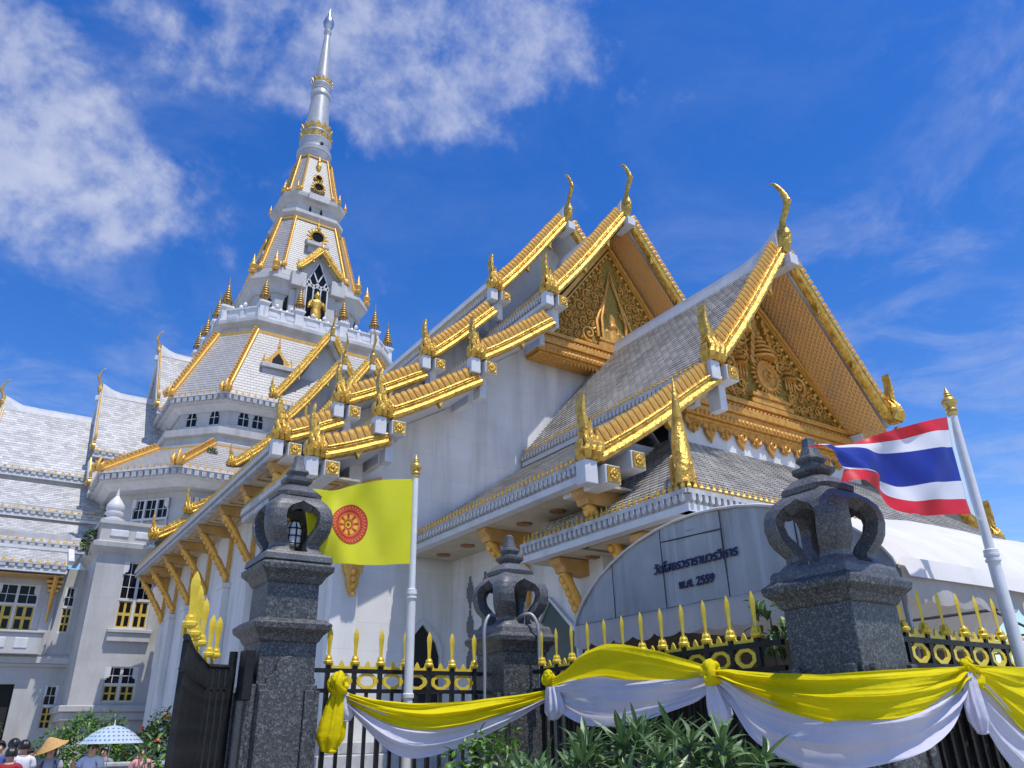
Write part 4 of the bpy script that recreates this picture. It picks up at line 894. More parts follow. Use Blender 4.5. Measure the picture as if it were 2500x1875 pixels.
for x in (14.72, 22.28):       # small gold dormers on the big roof
    o = MB(); y = 63.1 - 9.35
    for q in (0, 1):
        w = 1.0 - .28 * q; o.prism([(-w, 0), (-w * .9, .35), (-w * .55, .7), (-w * .25, 1.15), (0, 1.6), (w * .25, 1.15), (w * .55, .7), (w * .9, .35), (w, 0)], V(x, y - .05 * q, 27.6), (1, 0, 0), (0, 0, 1), (0, -1, 0), -.3, .05)
    o.tube([V(x, y, 29.1), V(x, y, 29.6), V(x, y, 30.3)], [.14, .07, .01], 6)
    for sx in (-1, 1): o.tube([V(x + sx * .95, y, 27.6), V(x + sx * 1.08, y, 27.95), V(x + sx * 1.0, y, 28.5)], [.16, .1, .01], 6)
    f_ = o.build('dormer_frame', GOLD2, tower)
    pn = MB(); pn.prism([(-.45, 0), (-.42, .4), (0, 1.0), (.42, .4), (.45, 0)], V(x, y - .12, 27.62), (1, 0, 0), (0, 0, 1), (0, -1, 0), 0, .02); pn.build('dormer_pane', VOID, f_)
    l = MB(); l.box(x - 1.25, x + 1.25, y - .35, y + 1.6, 27.2, 27.58); l.box(x - 1.1, x + 1.1, y - .1, y + 1.2, 26.5, 27.2); l.build('dormer_ledge', MARBLE2, f_, bevel=.04)
# windows in the upper wall (front and diagonal faces)
WSH = [(-.36, 0), (.36, 0), (.36, .75), (.28, .80), (.28, 1.0), (.14, 1.05), (.14, 1.18), (-.14, 1.18), (-.14, 1.05), (-.28, 1.0), (-.28, .80), (-.36, .75)]
def gallery_window(P, X, N):
    mb = MB(); mb.prism(WSH, P, X, V(0, 0, 1), N, -.01, .02); w = mb.build('gallery_window', DARK, tower)
    f = MB(); f.obox(P + V(0, 0, .55) + N * .03, X * .025, N * .015, V(0, 0, .55)); f.obox(P + V(0, 0, .62) + N * .028, X * .34, N * .012, V(0, 0, .025)); f.obox(P - V(0, 0, .06) + N * .06, X * .46, N * .08, V(0, 0, .06)); f.build('window_bar', WHITE, w)
for x in (12.72, 13.75): gallery_window(V(x, 63.1 - 9.56, 22.1), V(1, 0, 0), V(0, -1, 0))
N_ = V(-1, -1, 0).normalized(); X_ = V(1, -1, 0).normalized()
for q in (-.95, .85): gallery_window(AX + N_ * ((9.55 + 6.9) * cs45 + .02) + X_ * q + V(0, 0, 22.1), X_, N_)

# ------------------------------------------------------------------ windows for walls
def wall_holes(O, X, N, x0, x1, z0, z1, holes, name, mat, root, depth=.35):
    O, X, N = Vector(O), Vector(X), Vector(N); z = V(0, 0, 1)
    xs = sorted({x0, x1, *[h[0] for h in holes], *[h[1] for h in holes]}); zs = sorted({z0, z1, *[h[2] for h in holes], *[h[3] for h in holes]})
    mb = MB()
    for i in range(len(xs) - 1):
        for j in range(len(zs) - 1):
            cx, cz = (xs[i] + xs[i + 1]) / 2, (zs[j] + zs[j + 1]) / 2
            if any(h[0] < cx < h[1] and h[2] < cz < h[3] for h in holes): continue
            mb.quad(*[O + X * a + z * b for a, b in ((xs[i], zs[j]), (xs[i + 1], zs[j]), (xs[i + 1], zs[j + 1]), (xs[i], zs[j + 1]))])
    for h in holes:
        c = [(h[0], h[2]), (h[1], h[2]), (h[1], h[3]), (h[0], h[3])]
        for k in range(4):
            a, b = c[k], c[(k + 1) % 4]; mb.quad(*[O + X * q[0] + z * q[1] - N * d for q, d in ((a, 0), (b, 0), (b, depth), (a, depth))])
    return mb.build(name, mat, root)
def window(root, O, X, N, x0, x1, z0, z1, zm, cols, depth=.22, shoulder=True, lower=2):
    """window filling an opening: white frame, dark panes above zm, yellow shutters below"""
    O, X, N = Vector(O), Vector(X), Vector(N); z = V(0, 0, 1)
    def bar(mb, a0, a1, b0, b1, d0, d1): mb.obox(O + X * ((a0 + a1) / 2) + z * ((b0 + b1) / 2) - N * ((d0 + d1) / 2), X * ((a1 - a0) / 2), N * ((d1 - d0) / 2), z * ((b1 - b0) / 2))
    f_ = MB(); fw = .07
    bar(f_, x0, x0 + fw, z0, z1, depth - .14, depth); bar(f_, x1 - fw, x1, z0, z1, depth - .14, depth); bar(f_, x0, x1, z1 - fw, z1, depth - .138, depth); bar(f_, x0, x1, z0, z0 + fw, depth - .138, depth)
    if zm: bar(f_, x0, x1, zm - .07, zm + .07, depth - .16, depth)
    for c in range(1, cols): a = lerp(x0, x1, c / cols); bar(f_, a - .07, a + .07, z0, z1, depth - .155, depth)
    if shoulder:
        kx = 1.0 if cols > 1 else .45
        for sg, a in ((1, x0), (-1, x1)): f_.prism([(0, 0), (sg * .26 * kx, 0), (sg * .26 * kx, -.42), (sg * .22 * kx, -.56), (sg * .10 * kx, -.60), (sg * .10 * kx, -.68), (0, -.68)], O + X * a + z * z1 - N * .0, X, z, N, -depth, -.004)
    w = f_.build('window', WHITE, root)
    for c in range(cols):
        a, b = lerp(x0, x1, c / cols) + .07, lerp(x0, x1, (c + 1) / cols) - .07
        zb = zm if zm else z0
        pn = MB(); bar(pn, a, b, zb + .05, z1 - .05, depth - .02, depth); pn.build('pane', DARK, w)
        mu = MB(); bar(mu, (a + b) / 2 - .018, (a + b) / 2 + .018, zb + .05, z1 - .05, depth - .06, depth - .021)
        n = max(2, int((z1 - zb) / .55))
        for q in range(1, n): zz_ = lerp(zb, z1, q / n); bar(mu, a, b, zz_ - .018, zz_ + .018, depth - .058, depth - .021)
        mu.build('glazing_bar', WHITE, w)
        if zm and lower:
            sh = MB(); bar(sh, a, b, z0 + .06, zm - .06, depth - .10, depth - .03); s_ = sh.build('shutter', YWOOD, w)
            n = lower
            for q in range(n):
                for hx in (0, 1):
                    p0 = lerp(a, b, hx * .5 + .09); p1 = lerp(a, b, hx * .5 + .41); q0 = lerp(z0 + .06, zm - .06, (q + .12) / n); q1 = lerp(z0 + .06, zm - .06, (q + .88) / n)
                    pp = MB(); bar(pp, p0, p1, q0, q1, depth - .108, depth - .098); pp.build('shutter_pane', DARK, s_)
    return w
# lower tower wall: big windows on the diagonal and the front face
dl = V(-9.25, -12.7, 0); Xd = V(1, -1, 0).normalized(); Nd = V(-1, -1, 0).normalized(); Od = AX + Nd * ((12.7 + 9.25) * cs45 + .24)
for q, (a, b) in enumerate(((-1.3, 1.25),)): window(tower, Od, Xd, Nd, a, b, 13.2, 15.6, 14.3, 3, depth=.23, lower=0)
window(tower, AX + V(0, -12.7 - .24, 0), V(1, 0, 0), V(0, -1, 0), -8.9, -7.4, 13.2, 15.6, 14.3, 2, depth=.23, lower=0)

# ------------------------------------------------------------------ side wing
LW3 = [(0, 24.0, 4.2, 18.35), (4.2, 17.5, 7.2, 15.0), (7.2, 14.3, 10.3, 12.42), (10.2, 11.95, 12.2, 10.85)]
for arm_sec in ((20.5, 9, LW3[:1], None, None, (14, 1, .4)), (14.5, 8, [(0, 26.4, 4.2, 20.45), (4.2, 19.5, 7.2, 17.0)], None, None, (14, 2, .6)), (10.9, 5, [(0, 30.8, 4.2, 24.5)], None, None, (20, 1, .4))):
    section(wing, LEFT, arm_sec[0], arm_sec[1], arm_sec[2], 0, tile=(.38, .27), overhang=1.0, wall=arm_sec[5], mat=TILE2, mat_gold=CHATRA, mat_board=WHITE, k=.8, riser_mat=MARBLE2)
def lower_tier(w0, z0, w1, z1, de, ba, w):
    A, B, C, D = LEFT.p(de, w0, z0), LEFT.p(ba, w0, z0), LEFT.p(ba, w1, z1), LEFT.p(de, w1, z1)
    slab(wing, A, B, C, D, .25, WHITE); tiled(wing, 'roof_tiles', A, B, C, D, .36, .26, TILE2, .022, .012); eave(wing, D, C, (0, -1, 0), 0, scale=.8)
    mb = MB(); mb.obox((LEFT.p(de, w0 - .40, z0 + .3) + LEFT.p(ba, w0 - .40, z0 + .3)) / 2, V((de - ba) / 2, 0, 0), V(0, .1, 0), V(0, 0, .75)); mb.build('riser_wall', MARBLE2, wing)
lower_tier(4.25, 17.5, 7.2, 15.0, 40, 13.2, 0); lower_tier(7.25, 14.3, 10.3, 12.42, 40, 13.8, 0)
lower_tier(10.25, 11.95, 12.2, 10.85, 40, 15.0, 0)
vg = MB(); vg.beam(LEFT.p(14.9, 10.2, 12.1), LEFT.p(14.9, 12.2, 11.0), .3, .25); vg.build('verge_trim', WHITE, wing)
vg = MB(); vg.beam(LEFT.p(40, 10.2, 12.05), LEFT.p(14.8, 10.2, 12.05), .35, .2); vg.build('ridge_trim', WHITE, wing)
WO = V(0, 52.3, 0)
holes = [(.35, 2.45, 7.3, 9.86), (3.73, 4.30, 7.3, 9.88), (3.77, 4.42, 2.25, 4.5), (-3.5, 2.28, .1, 4.55), (-4.2, -1.2, 7.3, 9.86)]
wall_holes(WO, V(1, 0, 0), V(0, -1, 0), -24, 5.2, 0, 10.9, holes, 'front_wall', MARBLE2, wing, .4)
window(wing, WO, V(1, 0, 0), V(0, -1, 0), .35, 2.45, 7.3, 9.86, 8.75, 2); window(wing, WO, V(1, 0, 0), V(0, -1, 0), -4.2, -1.2, 7.3, 9.86, 8.75, 3)
window(wing, WO, V(1, 0, 0), V(0, -1, 0), 3.73, 4.30, 7.3, 9.88, 8.75, 1, lower=3); window(wing, WO, V(1, 0, 0), V(0, -1, 0), 3.77, 4.42, 2.25, 4.5, 3.45, 1, lower=3)
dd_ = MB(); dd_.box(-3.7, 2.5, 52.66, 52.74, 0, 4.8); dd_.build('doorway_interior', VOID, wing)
cn = MB()
for (z0, z1, pr) in ((5.45, 5.62, .18), (5.62, 5.95, .32), (5.95, 6.05, .2)): cn.box(-24, 4.75, 52.3 - pr, 52.29, z0, z1)
cn.build('string_course', MARBLE2, wing, bevel=.02)
bl = MB(); bl.box(-24, 3.05, 51.6, 52.29, 6.05, 7.15); bl.box(-24, 3.1, 51.5, 52.29, 7.15, 7.28); bl.build('balcony_front', MARBLE2, wing, bevel=.03)
for x0, x1 in ((-.1, 1.35), (1.75, 2.4), (-2.2, -.6)):
    p = MB(); p.box(x0, x1, 51.56, 51.62, 6.35, 6.9); p.build('relief_panel', WHITE, wing, bevel=.03)
pl2 = MB(); pl2.box(2.75, 3.35, 52.05, 52.29, 6.05, 10.2); pl2.build('pilaster', MARBLE2, wing, bevel=.02)
bk3 = MB(); bk3.tube([V(3.06, 51.25, 10.3), V(3.06, 51.6, 9.6), V(3.06, 51.85, 8.8), V(3.06, 51.95, 7.8)], [.14, .13, .10, .03], 7)
for zz_ in (10.0, 9.75, 9.5): bk3.obox((3.06, 51.8, zz_), (.42 - (10 - zz_) * .3, 0, 0), (0, .22, 0), (0, 0, .07))
bk3.build('wing_bracket', GOLD2, wing)
sf = MB(); sf.box(-24, 3.4, 51.05, 52.28, 10.2, 10.26); sf.build('wing_soffit', OCHRE, wing)
# corner tower between wing and nave
ct = thing('corner_pavilion', (7.3, 50.5, 0), 'square white corner pavilion with parapet and stupa knob between wing and nave', 'pavilion')
CO = V(0, 48.0, 0); X1, N1 = V(1, 0, 0), V(0, -1, 0)
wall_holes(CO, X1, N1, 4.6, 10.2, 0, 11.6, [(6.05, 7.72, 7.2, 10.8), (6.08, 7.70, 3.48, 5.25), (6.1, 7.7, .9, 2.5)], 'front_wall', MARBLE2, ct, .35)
for (a, b) in (((4.6, 48.0), (4.6, 53.0)), ((10.2, 48.0), (10.2, 53))):
    q = MB(); q.quad(V(a[0], a[1], 0), V(b[0], b[1], 0), V(b[0], b[1], 11.6), V(a[0], a[1], 11.6)); q.build('side_wall', MARBLE2, ct)
window(ct, CO, X1, N1, 6.05, 7.72, 7.2, 10.8, 8.75, 2); window(ct, CO, X1, N1, 6.08, 7.70, 3.48, 5.25, 4.35, 2); window(ct, CO, X1, N1, 6.1, 7.7, .9, 2.5, 1.9, 2)
sl_ = MB(); sl_.box(5.75, 8.0, 47.65, 48.0, 6.95, 7.15); sl_.box(5.8, 7.95, 47.75, 48.0, 6.5, 6.95); sl_.build('window_sill', MARBLE2, ct, bevel=.03)
lg = MB(); lg.box(4.2, 10.5, 47.55, 53, 3.0, 3.32); lg.box(4.35, 10.4, 47.7, 53, 2.6, 3.0); lg.build('ledge_course', MARBLE2, ct, bevel=.04)
bs = MB(); bs.box(4.2, 10.5, 47.5, 53, 0, .6); bs.build('plinth', GREYT, ct, bevel=.03)
tp = MB(); tp.loft([[V(7.4, 50.5, 0) + V(a * (2.8 + o), b * (2.5 + o), z) for a, b in ((-1, -1), (1, -1), (1, 1), (-1, 1))] for o, z in ((.0, 11.1), (.35, 11.5), (.38, 11.75), (.1, 11.85), (.1, 12.75), (.22, 12.8), (.22, 13.0), (.0, 13.02))]); tp.build('parapet', MARBLE2, ct)
for i in range(4):
    p = MB(); x = 5.0 + 1.3 * i; p.box(x, x + .95, 47.84, 47.92, 12.1, 12.5); p.build('relief_panel', WHITE, ct, bevel=.04)
st = MB(); st.lathe([(.62, 13.0), (.62, 13.15), (.45, 13.2), (.36, 13.3), (.42, 13.4), (.5, 13.45), (.5, 13.55), (.42, 13.6), (.5, 13.75), (.46, 14.0), (.3, 14.25), (.15, 14.45), (.09, 14.55), (.10, 14.6), (.03, 14.9), (.005, 15.0)], (5.05, 48.4, 0), 18); st.build('stupa_knob', WHITE, ct, smooth=40)
# projecting ground-floor bay beside the nave, with its own ledges
by = MB(); by.box(8.6, 9.6, 44.5, 47.9, 0, 8.2); by.build('bay_wall', MARBLE2, ct)
lg2 = MB(); lg2.box(8.3, 9.8, 44.2, 47.45, 6.2, 6.6); lg2.box(8.42, 9.7, 44.35, 47.5, 5.8, 6.2); lg2.build('bay_ledge', MARBLE2, ct, bevel=.04)
# golden standing statue on the balcony
statue = thing('standing_statue', (18.45, 57.3, 32.4), 'golden standing robed figure on the tower balcony before the lattice window', 'statue')
P0 = V(18.45, 57.25, 33.55)
def ell(cx, cy, z, rx, ry, n=14): return [P0 + V(cx + rx * math.cos(2 * math.pi * i / n), cy + ry * math.sin(2 * math.pi * i / n), z) for i in range(n)]
sb = MB(); sb.loft([ell(0, 0, z, a, b) for z, a, b in ((.0, .50, .36), (.06, .42, .32), (.25, .36, .26), (.8, .40, .27), (1.3, .44, .29), (1.65, .42, .27), (1.9, .38, .25), (2.2, .46, .28), (2.5, .54, .29), (2.68, .50, .26), (2.78, .24, .18), (2.86, .15, .15), (2.95, .17, .17), (3.05, .22, .23), (3.2, .25, .26), (3.36, .23, .25), (3.46, .16, .17), (3.52, .13, .13), (3.62, .06, .06), (3.72, .01, .01))])
for sg in (-1, 1):
    sb.tube([P0 + V(sg * .50, 0, 2.58), P0 + V(sg * .66, -.04, 2.2), P0 + V(sg * .72, -.12, 1.9), P0 + V(sg * .58, -.40, 1.95), P0 + V(sg * .5, -.56, 2.15)], [.17, .15, .13, .10, .07], 8)
sb.build('figure', GOLD, statue, smooth=60)
hd2 = MB(); hd2.ball(P0 + V(0, -.25, 3.16), .05, 5, (1, 1, 1.6))
for sg in (-1, 1): hd2.ball(P0 + V(sg * .25, 0, 3.15), .06, 5, (.6, 1, 2.2)); hd2.ball(P0 + V(sg * .09, -.235, 3.24), .03, 4, (1.5, 1, .6))
hd2.build('face_features', GOLD, statue, smooth=60)
bs_ = MB(); bs_.lathe([(.75, -1.15), (.75, -.5), (.62, -.45), (.6, -.25), (.7, -.2), (.62, -.02), (.5, 0)], P0, 16); bs_.build('lotus_base', GOLD2, statue, smooth=40)
# ------------------------------------------------------------------ granite pillars
def superq(w, th, n=7.0):
    c, s_ = math.cos(th), math.sin(th); r = w / ((abs(c) ** n + abs(s_) ** n) ** (1 / n)); return r * c, r * s_
def bulb(root, C, z0, H, k=1.0):
    prof = [(0, .41), (.05, .38), (.11, .335), (.17, .335), (.24, .375), (.31, .415), (.40, .445), (.55, .465), (.68, .458), (.78, .435), (.87, .385), (.94, .32), (1, .26)]
    def wz(t):
        for i in range(len(prof) - 1):
            if prof[i + 1][0] >= t: f = (t - prof[i][0]) / (prof[i + 1][0] - prof[i][0]); return lerp(prof[i][1], prof[i + 1][1], f)
        return prof[-1][1]
    op = [(.03, 0), (.035, 17), (.2, 22), (.4, 25), (.58, 27), (.68, 26), (.75, 21.5), (.80, 14), (.83, 7), (.87, 0)]
    def om(t):
        if t <= op[0][0] or t >= op[-1][0]: return 0
        for i in range(len(op) - 1):
            if op[i + 1][0] >= t: f = (t - op[i][0]) / (op[i + 1][0] - op[i][0]); return lerp(op[i][1], op[i + 1][1], f)
        return 0
    ts = sorted({p[0] for p in prof} | {p[0] for p in op} | {i / 26 for i in range(27)})
    mb = MB(); K = 6
    for sec in range(4):
        base = sec * math.pi / 2
        for sg in (-1, 1):
            P = []
            for t in ts:
                row = []
                for j in range(K + 1):
                    a = base + sg * math.radians(lerp(om(t), 45, j / K)); x, y = superq(wz(t) * k, a); row.append(V(C[0] + x, C[1] + y, z0 + H * t))
                P.append(row)
            mb.grid(P)
    o = mb.build('lantern_bulb', GRANITE2, root, smooth=38, merge=True)
    s_ = o.modifiers.new('solid', 'SOLIDIFY'); s_.thickness = .12; s_.offset = -1; es = o.modifiers.new('split', 'EDGE_SPLIT'); es.split_angle = math.radians(34)
    return o
def pillar(loc, label, gate):
    cx, cy = loc; r = thing('granite_pillar', (cx, cy, 0), label, 'pillar', 'granite fence pillars'); C = (cx, cy, 0)
    b = MB(); b.sq([(.52, 0), (.52, .35), (.46, .42), (.46, .6)], C); b.build('pedestal', GRANITE, r, bevel=.015)
    w = .34 if not gate else .315
    zc = 2.60
    b = MB(); b.sq([(w + .03, .6), (w, 1.2), (w, zc)], C); b.build('shaft', GRANITE, r, bevel=.012)
    for a in range(4):                       # raised pads with rounded heads on the four faces
        n = V(*((0, -1, 0), (1, 0, 0), (0, 1, 0), (-1, 0, 0))[a]); x = V(-n.y, n.x, 0); pw = w * .60
        dz = 0 if gate else -.42; pts = [(-w * .97, .6), (w * .97, .6), (w * .97, 2.16), (w * .72, 2.16), (w * .70, 2.22), (w * .52, 2.26)] + [(math.cos(t) * w * .42, 2.30 + math.sin(t) * .15) for t in [i * math.pi / 8 for i in range(9)]] + [(-w * .52, 2.26), (-w * .70, 2.22), (-w * .72, 2.16), (-w * .97, 2.16)]
        pts = [(q[0], q[1] + (dz if q[1] > .7 else 0)) for q in pts]; p = MB(); p.prism(pts, V(cx, cy, 0) + n * w, x, V(0, 0, 1), n, -.02, .05); p.build('face_pad', GRANITE, r, bevel=.01)
        for sg in (-1, 1):
            g_ = MB(); g_.obox(V(cx, cy, 1.35) + n * (w + .06) + x * (sg * w * .78), x * .05, n * .025, V(0, 0, .75)); g_.build('corner_fillet', GRANITE, r, bevel=.01)
    def cap(z, w0):
        c = MB(); c.sq([(w0, z), (w0 + .02, z + .02), (w0 + .05, z + .08), (w0 + .115, z + .14), (w0 + .125, z + .20), (w0 + .10, z + .215), (w0 + .06, z + .25)], C); c.build('cornice', GRANITE, r, bevel=.012)
        return z + .25
    z = cap(zc - .01, w)
    if gate:
        b = MB(); b.sq([(.30, z - .01), (.295, z + .40)], C); b.build('upper_block', GRANITE, r, bevel=.012); z = cap(z + .39, .30)
    b = MB(); b.sq([(.40, z - .01), (.39, z + .06), (.37, z + .09)], C); b.build('lantern_plinth', GRANITE2, r, bevel=.01); z += .085
    bl = bulb(r, (cx, cy), z, .72, .86 if gate else .90); z += .72
    f = MB(); f.loft([[V(cx + superq(w_, (i + .5) * math.pi / 8, 5)[0], cy + superq(w_, (i + .5) * math.pi / 8, 5)[1], z + h) for i in range(16)] for w_, h in ((.27, -.02), (.28, .03), (.26, .05), (.20, .11), (.17, .13), (.13, .135), (.12, .16), (.165, .20), (.17, .235), (.125, .25), (.10, .265), (.095, .29), (.125, .325), (.12, .35), (.085, .37), (.08, .39), (.055, .47), (.05, .54), (.03, .56))])
    f.build('finial', GRANITE2, r, smooth=35)
    return r, z
pl_, zl = pillar((2.87, 9.0), 'tallest granite gate pillar with extra block, left of the yellow flag', True)
pm_, zm_ = pillar((6.02, 9.02), 'granite pillar with two conduit pipes curling out, between the flagpole and the tent', False)
pr_, zr_ = pillar((6.34, 4.22), 'nearest granite pillar with open lantern top, in front of the tent', False)
# caged lamp inside the gate pillar lantern
lc = thing('caged_lamp', (2.87, 9.0, zl - .62), 'small white bulkhead lamp in a black wire cage inside the gate pillar lantern', 'lamp')
L_ = MB(); L_.lathe([(.06, 0), (.09, .02), (.095, .2), (.07, .28), (.02, .31)], (2.87, 8.92, zl - .60), 12); L_.build('glass', LAMP, lc, smooth=50)
cg = MB()
for j in range(8):
    a = j * math.pi / 4; cg.tube([V(2.87 + math.cos(a) * .105, 8.92 + math.sin(a) * .105, zl - .62), V(2.87 + math.cos(a) * .11, 8.92 + math.sin(a) * .11, zl - .38), V(2.87 + math.cos(a) * .03, 8.92 + math.sin(a) * .03, zl - .28)], .009, 4)
for h in (.05, .14, .23): cg.tube([V(2.87 + math.cos(t) * .108, 8.92 + math.sin(t) * .108, zl - .62 + h) for t in [i * math.pi / 8 for i in range(17)]], .008, 4, caps=False)
cg.build('cage', IRON, lc)
# conduit pipes on the middle pillar
PIPE = material('grey_conduit', (.33, .34, .35), .5, .3)
for i, (dx, dy, ex, ey) in enumerate(((-.30, -.10, -.52, -.16), (-.02, -.34, .10, -.50))):
    c = MB(); b0 = V(6.02, 9.02, 0); z = zm_ - .60
    c.tube(cat_rom([b0 + V(dx * .5, dy * .5, z - .03), b0 + V(dx, dy, z + .02), b0 + V(lerp(dx, ex, .6), lerp(dy, ey, .6), z + .01), b0 + V(ex, ey, z - .16), b0 + V(ex, ey, z - .5), b0 + V(ex * 1.0, ey, 2.0)], 5), .022, 8)
    tag(c.build('conduit_pipe', PIPE, None, smooth=60), ('grey conduit pipe curling down the left side of the middle pillar', 'grey conduit pipe curling down the right side of the middle pillar')[i], 'pipe', 'conduit pipes')

# ------------------------------------------------------------------ fence
spk = MB(); spk.loft([[V(a * w, b * w * .6, z) for a, b in ((-1, 0), (0, -1), (1, 0), (0, 1))] for w, z in ((.021, .035), (.021, .10), (.027, .20), (.036, .29), (.033, .335), (.018, .375), (.001, .405))])
spk.lathe([(.025, -.03), (.055, -.012), (.058, .01), (.05, .02), (.028, .025), (.033, .05), (.02, .07)], (0, 0, 0), 10)
for a in range(4): c, s_ = math.cos(a * math.pi / 2 + .78), math.sin(a * math.pi / 2 + .78); spk.tube([V(c * .035, s_ * .035, .01), V(c * .032, s_ * .032, .055), V(c * .022, s_ * .022, .085)], [.014, .012, .002], 4)
SPIKE = spk.mesh('spike', YPAINT)
pst = MB(); pst.obox((0, 0, -1.05), (.024, 0, 0), (0, .024, 0), (0, 0, 1.05)); POST = pst.mesh('post', IRON)
ib = MB(); ib.obox((0, 0, -.9), (.018, 0, 0), (0, .018, 0), (0, 0, .9)); IBAR = ib.mesh('bar', IRON)
cwn = MB(); cwn.prism([(-.13, 0), (.13, 0), (.13, .075), (.115, .085), (.10, .045), (.085, .032), (.035, .032), (.022, .07), (0, .10), (-.022, .07), (-.035, .032), (-.085, .032), (-.10, .045), (-.115, .085), (-.13, .075)], (0, 0, 0), (1, 0, 0), (0, 0, 1), (0, 1, 0), -.009, .009); CROWN = cwn.mesh('crown_plate', YPAINT)
og = MB(); n8 = 8
outr = [(.128 * math.cos(a) / math.cos(math.pi / 8), .088 * math.sin(a) / math.cos(math.pi / 8)) for a in [math.pi / 8 + i * math.pi / 4 for i in range(8)]]; inr = [(x * .66, y * .62) for x, y in outr]
for i in range(8):
    j = (i + 1) % 8; q = [outr[i], outr[j], inr[j], inr[i]]; vs = [V(a, d, b) for d in (-.013, .013) for a, b in q]; og.add(vs, [(0, 1, 2, 3), (7, 6, 5, 4), (0, 4, 5, 1), (2, 6, 7, 3)])
for sx in (-1, 1): og.obox((sx * .14, 0, 0), (.018, 0, 0), (0, .013, 0), (0, 0, .02))
OCT = og.mesh('octagon_ring', YPAINT)
def fence(root, A, B, n, ends=(.5, .5), hts=None):
    A, B = Vector((*A, 0)), Vector((*B, 0)); L = (B - A).length; t = (B - A) / L; o = t.cross(V(0, 0, 1)); sp = L / max(1, n - 1); z = V(0, 0, 1)
    for zr, h in ((2.345, .024), (2.125, .022), (.28, .025)):
        r = MB(); r.obox((A + B) / 2 + z * zr + t * ((ends[1] - ends[0]) * sp / 2), t * (L / 2 + (ends[0] + ends[1]) * sp / 2), o * .026, z * h); r.build('rail', IRON, root)
    for i in range(n):
        q = A + t * (sp * i) if n > 1 else A
        inst('spike', SPIKE, frame(q + z * 2.435, t, o, z), root); inst('post', POST, frame(q + z * 2.41, t, o, z), root)
        if i < n - 1:
            m_ = q + t * (sp / 2); k = sp / .33
            inst('crown_plate', CROWN, frame(m_ + z * 2.366, t * k, o, z), root); inst('octagon_ring', OCT, frame(m_ + z * 2.236, t * k, o, z), root); inst('bar', IBAR, frame(m_ + z * 2.106, t, o, z), root)
f1 = thing('iron_fence', (4.5, 9.12, 0), 'black iron fence with gold spikes between the gate pillar and the middle pillar', 'fence', 'iron fence panels')
fence(f1, (3.50, 9.12), (5.50, 9.12), 7)
f2 = thing('iron_fence', (6.08, 6.7, 0), 'black iron fence with gold spikes in front of the grey tent panel', 'fence', 'iron fence panels')
fence(f2, (6.08, 8.40), (6.08, 4.96), 12, (.6, .9))
f3 = thing('iron_fence', (9.5, 4.08, 0), 'black iron fence with gold spikes right of the nearest pillar', 'fence', 'iron fence panels')
fence(f3, (7.05, 4.08), (12.0, 4.08), 15, (.8, .5))
gt = thing('folding_gate', (1.9, 7.8, 0), 'open black iron gate with gold spikes left of the tallest pillar', 'gate')
GP = [(1.30, 6.30), (1.60, 7.40), (2.08, 8.88), (2.36, 8.96)]
for i, ((a, b), n) in enumerate(zip(zip(GP[:-1], GP[1:]), (8, 10, 4))):
    A = Vector((*a, 0)); B = Vector((*b, 0)); t = (B - A).normalized(); o = t.cross(V(0, 0, 1)); L = (B - A).length; z = V(0, 0, 1)
    for zr in (2.34, 2.12, .2): r = MB(); r.tube([A + z * zr, B + z * zr], .026, 8); r.build('rail', IRON, gt)
    for q in range(n): inst('post', POST, frame(A + t * (L * (q + .5) / n) + z * 2.32, t, o, z * 1.1), gt)
for (x, y) in ((1.34, 6.45), (1.51, 7.05), (1.58, 7.32), (1.73, 7.75), (2.06, 8.80), (2.16, 8.92)):
    inst('spike', SPIKE, frame(V(x, y, 2.45), V(1, 0, 0), V(0, 1, 0), V(0, 0, 1)), gt); inst('crown_plate', CROWN, frame(V(x - .01, y + .08, 2.37), V(.25, .45, 0), V(.9, -.45, 0), V(0, 0, 1.3)), gt)
bx_ = MB(); bx_.box(2.40, 2.50, 8.62, 8.86, 2.0, 2.5); bx_.build('lock_box', IRON, gt, bevel=.01)
hg = MB(); hg.tube([V(2.36, 8.96, 0), V(2.36, 8.96, 2.5)], .045, 8); hg.build('hinge_post', IRON, gt)

# ------------------------------------------------------------------ flagpoles and flags
def flagpole(x, y, ztop, zcol, label):
    r = thing('flagpole', (x, y, 0), label, 'flagpole', 'flagpoles')
    p = MB(); p.lathe([(.058, 0), (.056, zcol - .02), (.066, zcol - .02), (.066, zcol + .02), (.045, zcol + .03), (.040, ztop - .32)], (x, y, 0), 14); p.build('shaft', POLE, r, smooth=40)
    c = MB()
    for dz in (.0, .05): c.lathe([(.055, zcol - .1 + dz), (.07, zcol - .09 + dz), (.07, zcol - .07 + dz), (.055, zcol - .06 + dz)], (x, y, 0), 14)
    c.lathe([(.06, 1.55), (.072, 1.56), (.072, 1.62), (.06, 1.63)], (x, y, 0), 14); c.lathe([(.06, 2.03), (.07, 2.04), (.07, 2.08), (.06, 2.09)], (x, y, 0), 14)
    c.build('collar', POLE, r, smooth=40)
    f = MB(); z = ztop - .34; f.lathe([(.042, z), (.055, z + .03), (.05, z + .05), (.062, z + .055), (.062, z + .07), (.045, z + .09), (.07, z + .13), (.078, z + .16), (.06, z + .195), (.035, z + .215), (.045, z + .225), (.03, z + .245), (.036, z + .255), (.02, z + .28), (.002, z + .34)], (x, y, 0), 14); f.build('finial', POLEGOLD, r, smooth=45)
    return r
flagpole(4.42, 8.85, 5.10, 3.28, 'white flagpole with brass bud top carrying the yellow flag'); flagpole(8.04, 3.6, 4.92, 3.15, 'white flagpole at the right edge carrying the striped flag')
